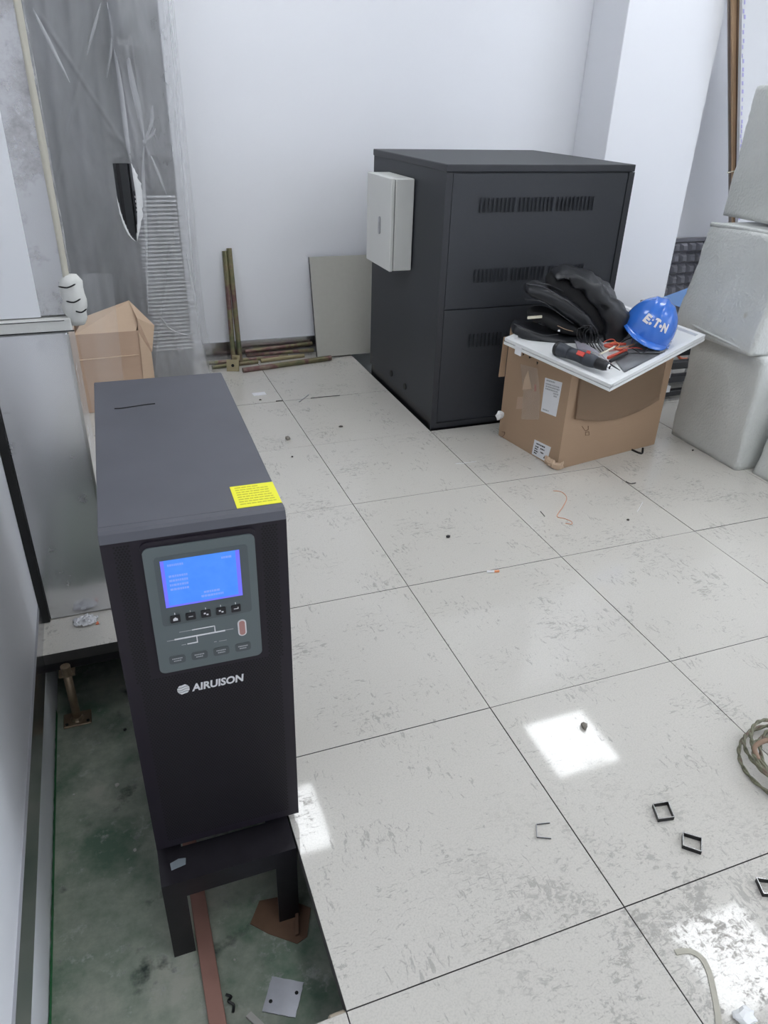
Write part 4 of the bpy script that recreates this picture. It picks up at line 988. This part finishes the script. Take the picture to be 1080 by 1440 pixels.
# ------------------------------------------------------------------ behind the carton and the stack
t = thing('steel_underside_panel', 'dark grey steel floor panel with dimpled underside leaning on back wall', 'floor panel', (3.22, 3.74, 0))
px0, px1, pz = 2.92, 3.52, .615
def lp(x, z, d=0):   # leaning plane: foot at y 3.66, top at y 3.775
    k = z/pz; return V((x, 3.66+.115*k-d, z))
MB().hexa([lp(px0, .002, -.02), lp(px1, .002, -.02), lp(px1, .002, 0), lp(px0, .002, 0), lp(px0, pz, -.02), lp(px1, pz, -.02), lp(px1, pz, 0), lp(px0, pz, 0)]).build('pan', 'panel_grey', t, world=True)
for z0_, z1_ in ((.002, .022), (pz-.022, pz)): MB().hexa([lp(px0, z0_, -.001), lp(px1, z0_, -.001), lp(px1, z0_, .012), lp(px0, z0_, .012), lp(px0, z1_, -.001), lp(px1, z1_, -.001), lp(px1, z1_, .012), lp(px0, z1_, .012)]).build('rim', 'panel_grey', t, world=True)
dm = MB()
def pyr(x, z, s_):
    a = [lp(x-s_, z-s_, .0), lp(x+s_, z-s_, .0), lp(x+s_, z+s_, .0), lp(x-s_, z+s_, .0)]; b2 = [lp(x-s_*.45, z-s_*.45, .035), lp(x+s_*.45, z-s_*.45, .035), lp(x+s_*.45, z+s_*.45, .035), lp(x-s_*.45, z+s_*.45, .035)]
    return MB().loft([a, b2])
for i in range(8):
    for j in range(8): pyr(px0+.05+i*.0715, .055+j*.0715, .034).build('dimple', 'panel_grey', t, world=True)
t = thing('black_frame_stack', 'stack of black steel bars on floor between carton and bubble wrap', 'metal frame', (2.12, 2.5, 0))
for k, (z0_, z1_, dy, dx) in enumerate(((.02, .05, 0, 0), (.085, .125, .03, .03), (.185, .225, -.02, .01))):
    MB().box(1.86+dx, 2.5, 2.43+dy, 2.47+dy, z0_, z1_, .003).build('bar', 'frame_black', t, world=True)
    MB().box(1.86+dx, 2.5, 2.62+dy, 2.66+dy, z0_, z1_, .003).build('bar', 'frame_black', t, world=True)
for x in (2.0, 2.35):
    MB().box(x, x+.05, 2.42, 2.66, .05, .085).box(x, x+.05, 2.46, 2.66, 0, .02).box(x, x+.05, 2.44, 2.66, .125, .185).build('spacer', 'tray_white', t, world=True)
t = thing('tool_trolley', 'dark tool trolley with blue cover behind the hard hat', 'trolley', (2.5, 2.9, 0))
MB().box(2.3, 2.9, 2.76, 3.12, .33, .38, .006).build('tray', 'frame_black', t, world=True)
for x in (2.32, 2.84):
    for y in (2.79, 3.06): MB().box(x, x+.035, y, y+.035, .0, .33).build('post', 'frame_black', t, world=True)
MB().hexa([V(q) for q in ((2.42, 2.78, .382), (2.88, 2.78, .382), (2.88, 3.1, .382), (2.42, 3.1, .382), (2.6, 2.86, .45), (2.86, 2.82, .47), (2.86, 3.06, .47), (2.6, 3.06, .45))]).build('blue_cover', 'bag_blue', t, world=True)
for x in (2.36, 2.43): MB().tube([(x, 2.73, .385), (x, 2.765, .385)], .028, 16).build('knob', 'steel_dark', t, True, world=True)
MB().tube(spline([at_y(x, y, 2.75) for x, y in ((963, 470), (954, 488), (953, 497), (957, 504), (966, 505))], 5), .009, 8).build('strap', 'strap_orange', t, True, world=True)['label'] = 'orange strap'

# long goods leaning on the pillar
def slab2(a0, a1, b0, b1, th, name, mat, root):   # quad from bottom edge a to top edge b with thickness away from camera
    n = V((.35, .93, 0))*th; return MB().hexa([a0, a1, a1+n, a0+n, b0, b1, b1+n, b0+n]).build(name, mat, root, world=True)
def L(px, py, y): return at_y(px, py, y)
def ext(p_lo, p_hi, z): k = (z-p_lo.z)/(p_hi.z-p_lo.z); return p_lo+(p_hi-p_lo)*k
def longpair(xa0, xa1, xb0, xb1, ylo, yhi):
    lo0, lo1 = L(xb0, 240, ylo), L(xb1, 240, ylo); hi0, hi1 = L(xa0, 0, yhi), L(xa1, 0, yhi)
    return [ext(lo0, hi0, .003), ext(lo1, hi1, .003), ext(lo0, hi0, 2.2), ext(lo1, hi1, 2.2)]
a, b2, c, d = longpair(1023, 1029, 1024.5, 1030, 3.37, 3.43)
single('aluminium_profile', MB().hexa([a, b2, b2+V((.01, .015, 0)), a+V((.01, .015, 0)), c, d, d+V((.01, .015, 0)), c+V((.01, .015, 0))]), 'alu', 'thin grey aluminium profile leaning by the pillar', 'profile')
a, b2, c, d = longpair(1029.5, 1043, 1030.5, 1038, 3.33, 3.40)
t = thing('timber_board', 'long brown timber board leaning beside the pillar', 'board', a)
slab2(a, b2, c, d, .025, 'plank', 'timber', t); m1_, m2_ = (a+b2)/2, (c+d)/2
MB().tube([m1_-V((0, .003, 0)), m2_-V((0, .003, 0))], .003, 5).build('groove', 'scrap_brown', t, world=True)
MB().tube([ext(a, c, 1.08)+V((-.05, -.01, 0)), ext(b2, d, 1.10)+V((.012, -.01, 0))], .004, 6).build('string_tie', 'tie_cream', t, world=True)
a, b2, c, d = longpair(1044, 1160, 1039, 1150, 3.27, 3.33)
t = thing('wrapped_door', 'white film wrapped door panel with purple printed edge leaning by the timber', 'door panel', a)
slab2(a, b2, c, d, .04, 'door_leaf', 'door_wrap', t)
pr = MB(); z = .4
while z < 2.15:
    q0, q1 = ext(a, c, z), ext(a, c, z+.02); ex_ = (b2-a).normalized(); off = V((-.0005, -.003, 0))
    w0 = random.uniform(.004, .012); s0 = random.uniform(.004, .014)
    pr.hexa([q0+ex_*s0+off, q0+ex_*(s0+w0)+off, q0+ex_*(s0+w0)+off*.2, q0+ex_*s0+off*.2, q1+ex_*s0+off, q1+ex_*(s0+w0)+off, q1+ex_*(s0+w0)+off*.2, q1+ex_*s0+off*.2]); z += random.choice((.026, .03, .042))
pr.build('printed_edge', 'print_purple', t, world=True)['kind'] = 'stuff'

# ------------------------------------------------------------------ small things on the tiles
def clip(pxs, lab, open_=False, h=.011):
    q = [at_z(x, y) for x, y in pxs]; c_ = (q[0]+q[1]+q[2]+q[3])/4; t_ = thing('square_clip', lab, 'metal clip', c_, 0, 'square metal clips on the floor')
    if open_: h = .003
    for k in range(3 if open_ else 4):
        a, b2 = ((q[1], q[0]), (q[0], q[3]), (q[3], q[2]), (q[2], q[1]))[k]; d = (b2-a).normalized(); n = V((-d.y, d.x, 0))*.0007
        def bar(z0, z1): return MB().hexa([V((p.x, p.y, z)) for z in (z0, z1) for p in (a-n, b2-n, b2+n, a+n)])
        bar(.0004, h).build('side', 'steel_dark', t_, world=True)
        bar(h, h+.0012).build('bright_edge', 'steel_bright' if not open_ else 'latch_metal', t_, world=True)
clip([(917, 1135), (938, 1132), (947, 1153), (925, 1156)], 'square bent metal clip farthest from camera on tile')
clip([(959, 1175), (985, 1183), (985, 1202), (959, 1193)], 'square bent metal clip in the middle of the three')
clip([(1062, 1239), (1089, 1243), (1098, 1262), (1072, 1261)], 'square bent metal clip at right edge of view')
clip([(754, 1160), (773, 1158), (775, 1180), (755, 1178)], 'thin U shaped open metal clip on the large tile', True)
def crumb(px, py, r, lab, mat='crumb_stone', sc=(1, 1, .7), seed=1): 
    p = at_z(px, py); single('crumb', MB().blob(p+V((0, 0, r*.62)), r, 1, .5, seed, sc), mat, lab, 'debris')
crumb(405, 618, .014, 'grey pebble on tile right of power supply', seed=2); crumb(821, 1023, .011, 'small dark stone inside the bright light reflection', 'crumb_stone', (.8, 1, .9), 3)
crumb(479, 601, .009, 'small dark crumb left of the grey cabinet corner', 'crumb_dark', (1.4, .8, .5), 4); crumb(630, 756, .009, 'small steel nut in the middle of the tile floor', 'steel_dark', (1, 1, .6), 5)
crumb(883, 732, .006, 'tiny dark grain on the right hand tiles', 'crumb_dark', seed=6); crumb(974, 634, .006, 'tiny dark grain in front of the bubble wrap', 'crumb_dark', seed=7)
crumb(366, 563, .006, 'tiny dark crumb by the paper piece', 'crumb_dark', (1.3, 1, .5), 8); crumb(411, 643, .005, 'tiny dark speck near the grey pebble', 'crumb_dark', seed=9)
def stick(pts, r, mat, lab, cat, name='stick'):
    single(name, MB().tube(spline([at_z(x, y, r+.0004) for x, y in pts], 5), r, 6), mat, lab, cat, None, True)
t = thing('cigarette_end', 'white cigarette end with orange tip lying on a tile joint', 'cigarette', at_z(693, 803)); q0, q1, q2 = at_z(685, 804, .0045), at_z(695, 803.5, .0045), at_z(702, 803, .0045)
MB().tube([q0, q1], .004, 8).build('paper', 'paper_white', t, world=True); MB().tube([q1, q2], .0041, 8).build('filter', 'cable_orange', t, world=True)
stick([(880, 677), (887, 680), (894, 679)], .0022, 'crumb_dark', 'bent dark sliver in front of the carton', 'debris', 'sliver')
stick([(640, 652), (655, 651), (670, 649)], .0012, 'film_white', 'white plastic sliver on tile before the grey cabinet', 'debris', 'sliver')
stick([(760, 719), (766, 726)], .0015, 'crumb_dark', 'short dark sliver beside the orange thread', 'debris', 'sliver')
stick([(778, 690), (790, 692), (797, 700), (792, 712), (785, 722), (784, 727), (793, 729), (803, 733), (804, 737), (795, 736)], .0011, 'cable_orange', 'thin orange thread curled on the tile', 'thread', 'thread')
stick([(896, 720), (904, 706)], .0012, 'film_white', 'thin white sliver on the right hand tile', 'debris', 'sliver')
stick([(421, 565), (430, 558), (434, 555)], .0025, 'print_grey', 'short grey wire end near the back row of tiles', 'wire', 'wire_end')
stick([(437, 560), (455, 558), (478, 556)], .002, 'crumb_dark', 'thin dark wire lying along the back tile joint', 'wire', 'wire_end')
stick([(388, 564), (398, 563)], .0022, 'crumb_dark', 'short dark wire beside the paper piece', 'wire', 'wire_end')
single('paper_piece', MB().ngon([at_z(x, y, .0006) for x, y in ((354, 553), (372, 551), (375, 555), (357, 557))], (0, 0, .0008)), 'paper_white', 'small white paper piece on the far tile', 'paper')
st_ = MB(); sp = spline([at_z(x, y, .002) for x, y in ((950, 1339), (968, 1337), (985, 1345), (997, 1366), (1005, 1400), (1010, 1430), (1012, 1460))], 6)
pts_l = []; pts_r = []
for i, p in enumerate(sp):
    tg = (sp[min(i+1, len(sp)-1)]-sp[max(i-1, 0)]).normalized(); n = V((-tg.y, tg.x, 0))*.0055; pts_l.append(p+n); pts_r.append(p-n)
st_.loft([[a+V((0, 0, -.0012)), b2+V((0, 0, -.0012)), b2, a] for a, b2 in zip(pts_l, pts_r)])
single('plastic_strap', st_, 'tape_cream', 'pale plastic strap curving across the nearest bright reflection', 'strap')
p = at_z(1045, 1432); single('foam_scrap', MB().blob(p+V((0, 0, .008)), .016, 2, .6, 11, (1.4, .9, .5)), 'film_white', 'white foam scrap near the bottom right corner', 'scrap')
# coil of braided cord at the right edge
t = thing('cord_coil', 'coil of olive braided cord on the floor at right edge', 'cord', (.625, .15, 0))
CX_ = .618
def turn(r, z, ph, sx, sy, ox, oy, k):
    mb = MB(); n = 90
    for s_ in (0, 1):   # two strands twisted together
        pts = []
        for i in range(n):
            a = 2*math.pi*i/n; c_ = V((CX_+ox+r*sx*math.cos(a), .15+oy+r*sy*math.sin(a), z+.008*math.sin(a*2+ph)+.02*(math.cos(a+ph)*.5+.5)))
            tw = a*11+s_*math.pi; rd = V((math.cos(a), math.sin(a), 0)); pts.append(c_+rd*.0024*math.cos(tw)+V((0, 0, .0024*math.sin(tw))))
        mb.tube(pts, .0031, 6, closed=True)
    mb.build('cord_turn', 'cord_braid', t, True, world=True)
for k, (r, z, ph, sx, sy, ox, oy) in enumerate(((.13, .008, .3, 1, 1.1, .006, 0), (.117, .02, 1.4, 1.0, 1.2, .012, .006), (.12, .034, 2.2, 1.02, .95, .0, -.012), (.1, .03, 4.0, 1.05, 1.2, .008, .014), (.09, .014, 5.1, 1, 1.3, .016, -.006))): turn(r, z, ph, sx, sy, ox, oy, k)
MB().tube(spline([(.522, .19, .045), (.527, .213, .062), (.56, .212, .075), (.61, .20, .07), (.66, .2, .06)], 6), .0062, 8).build('cord_end', 'cord_end', t, True, world=True)
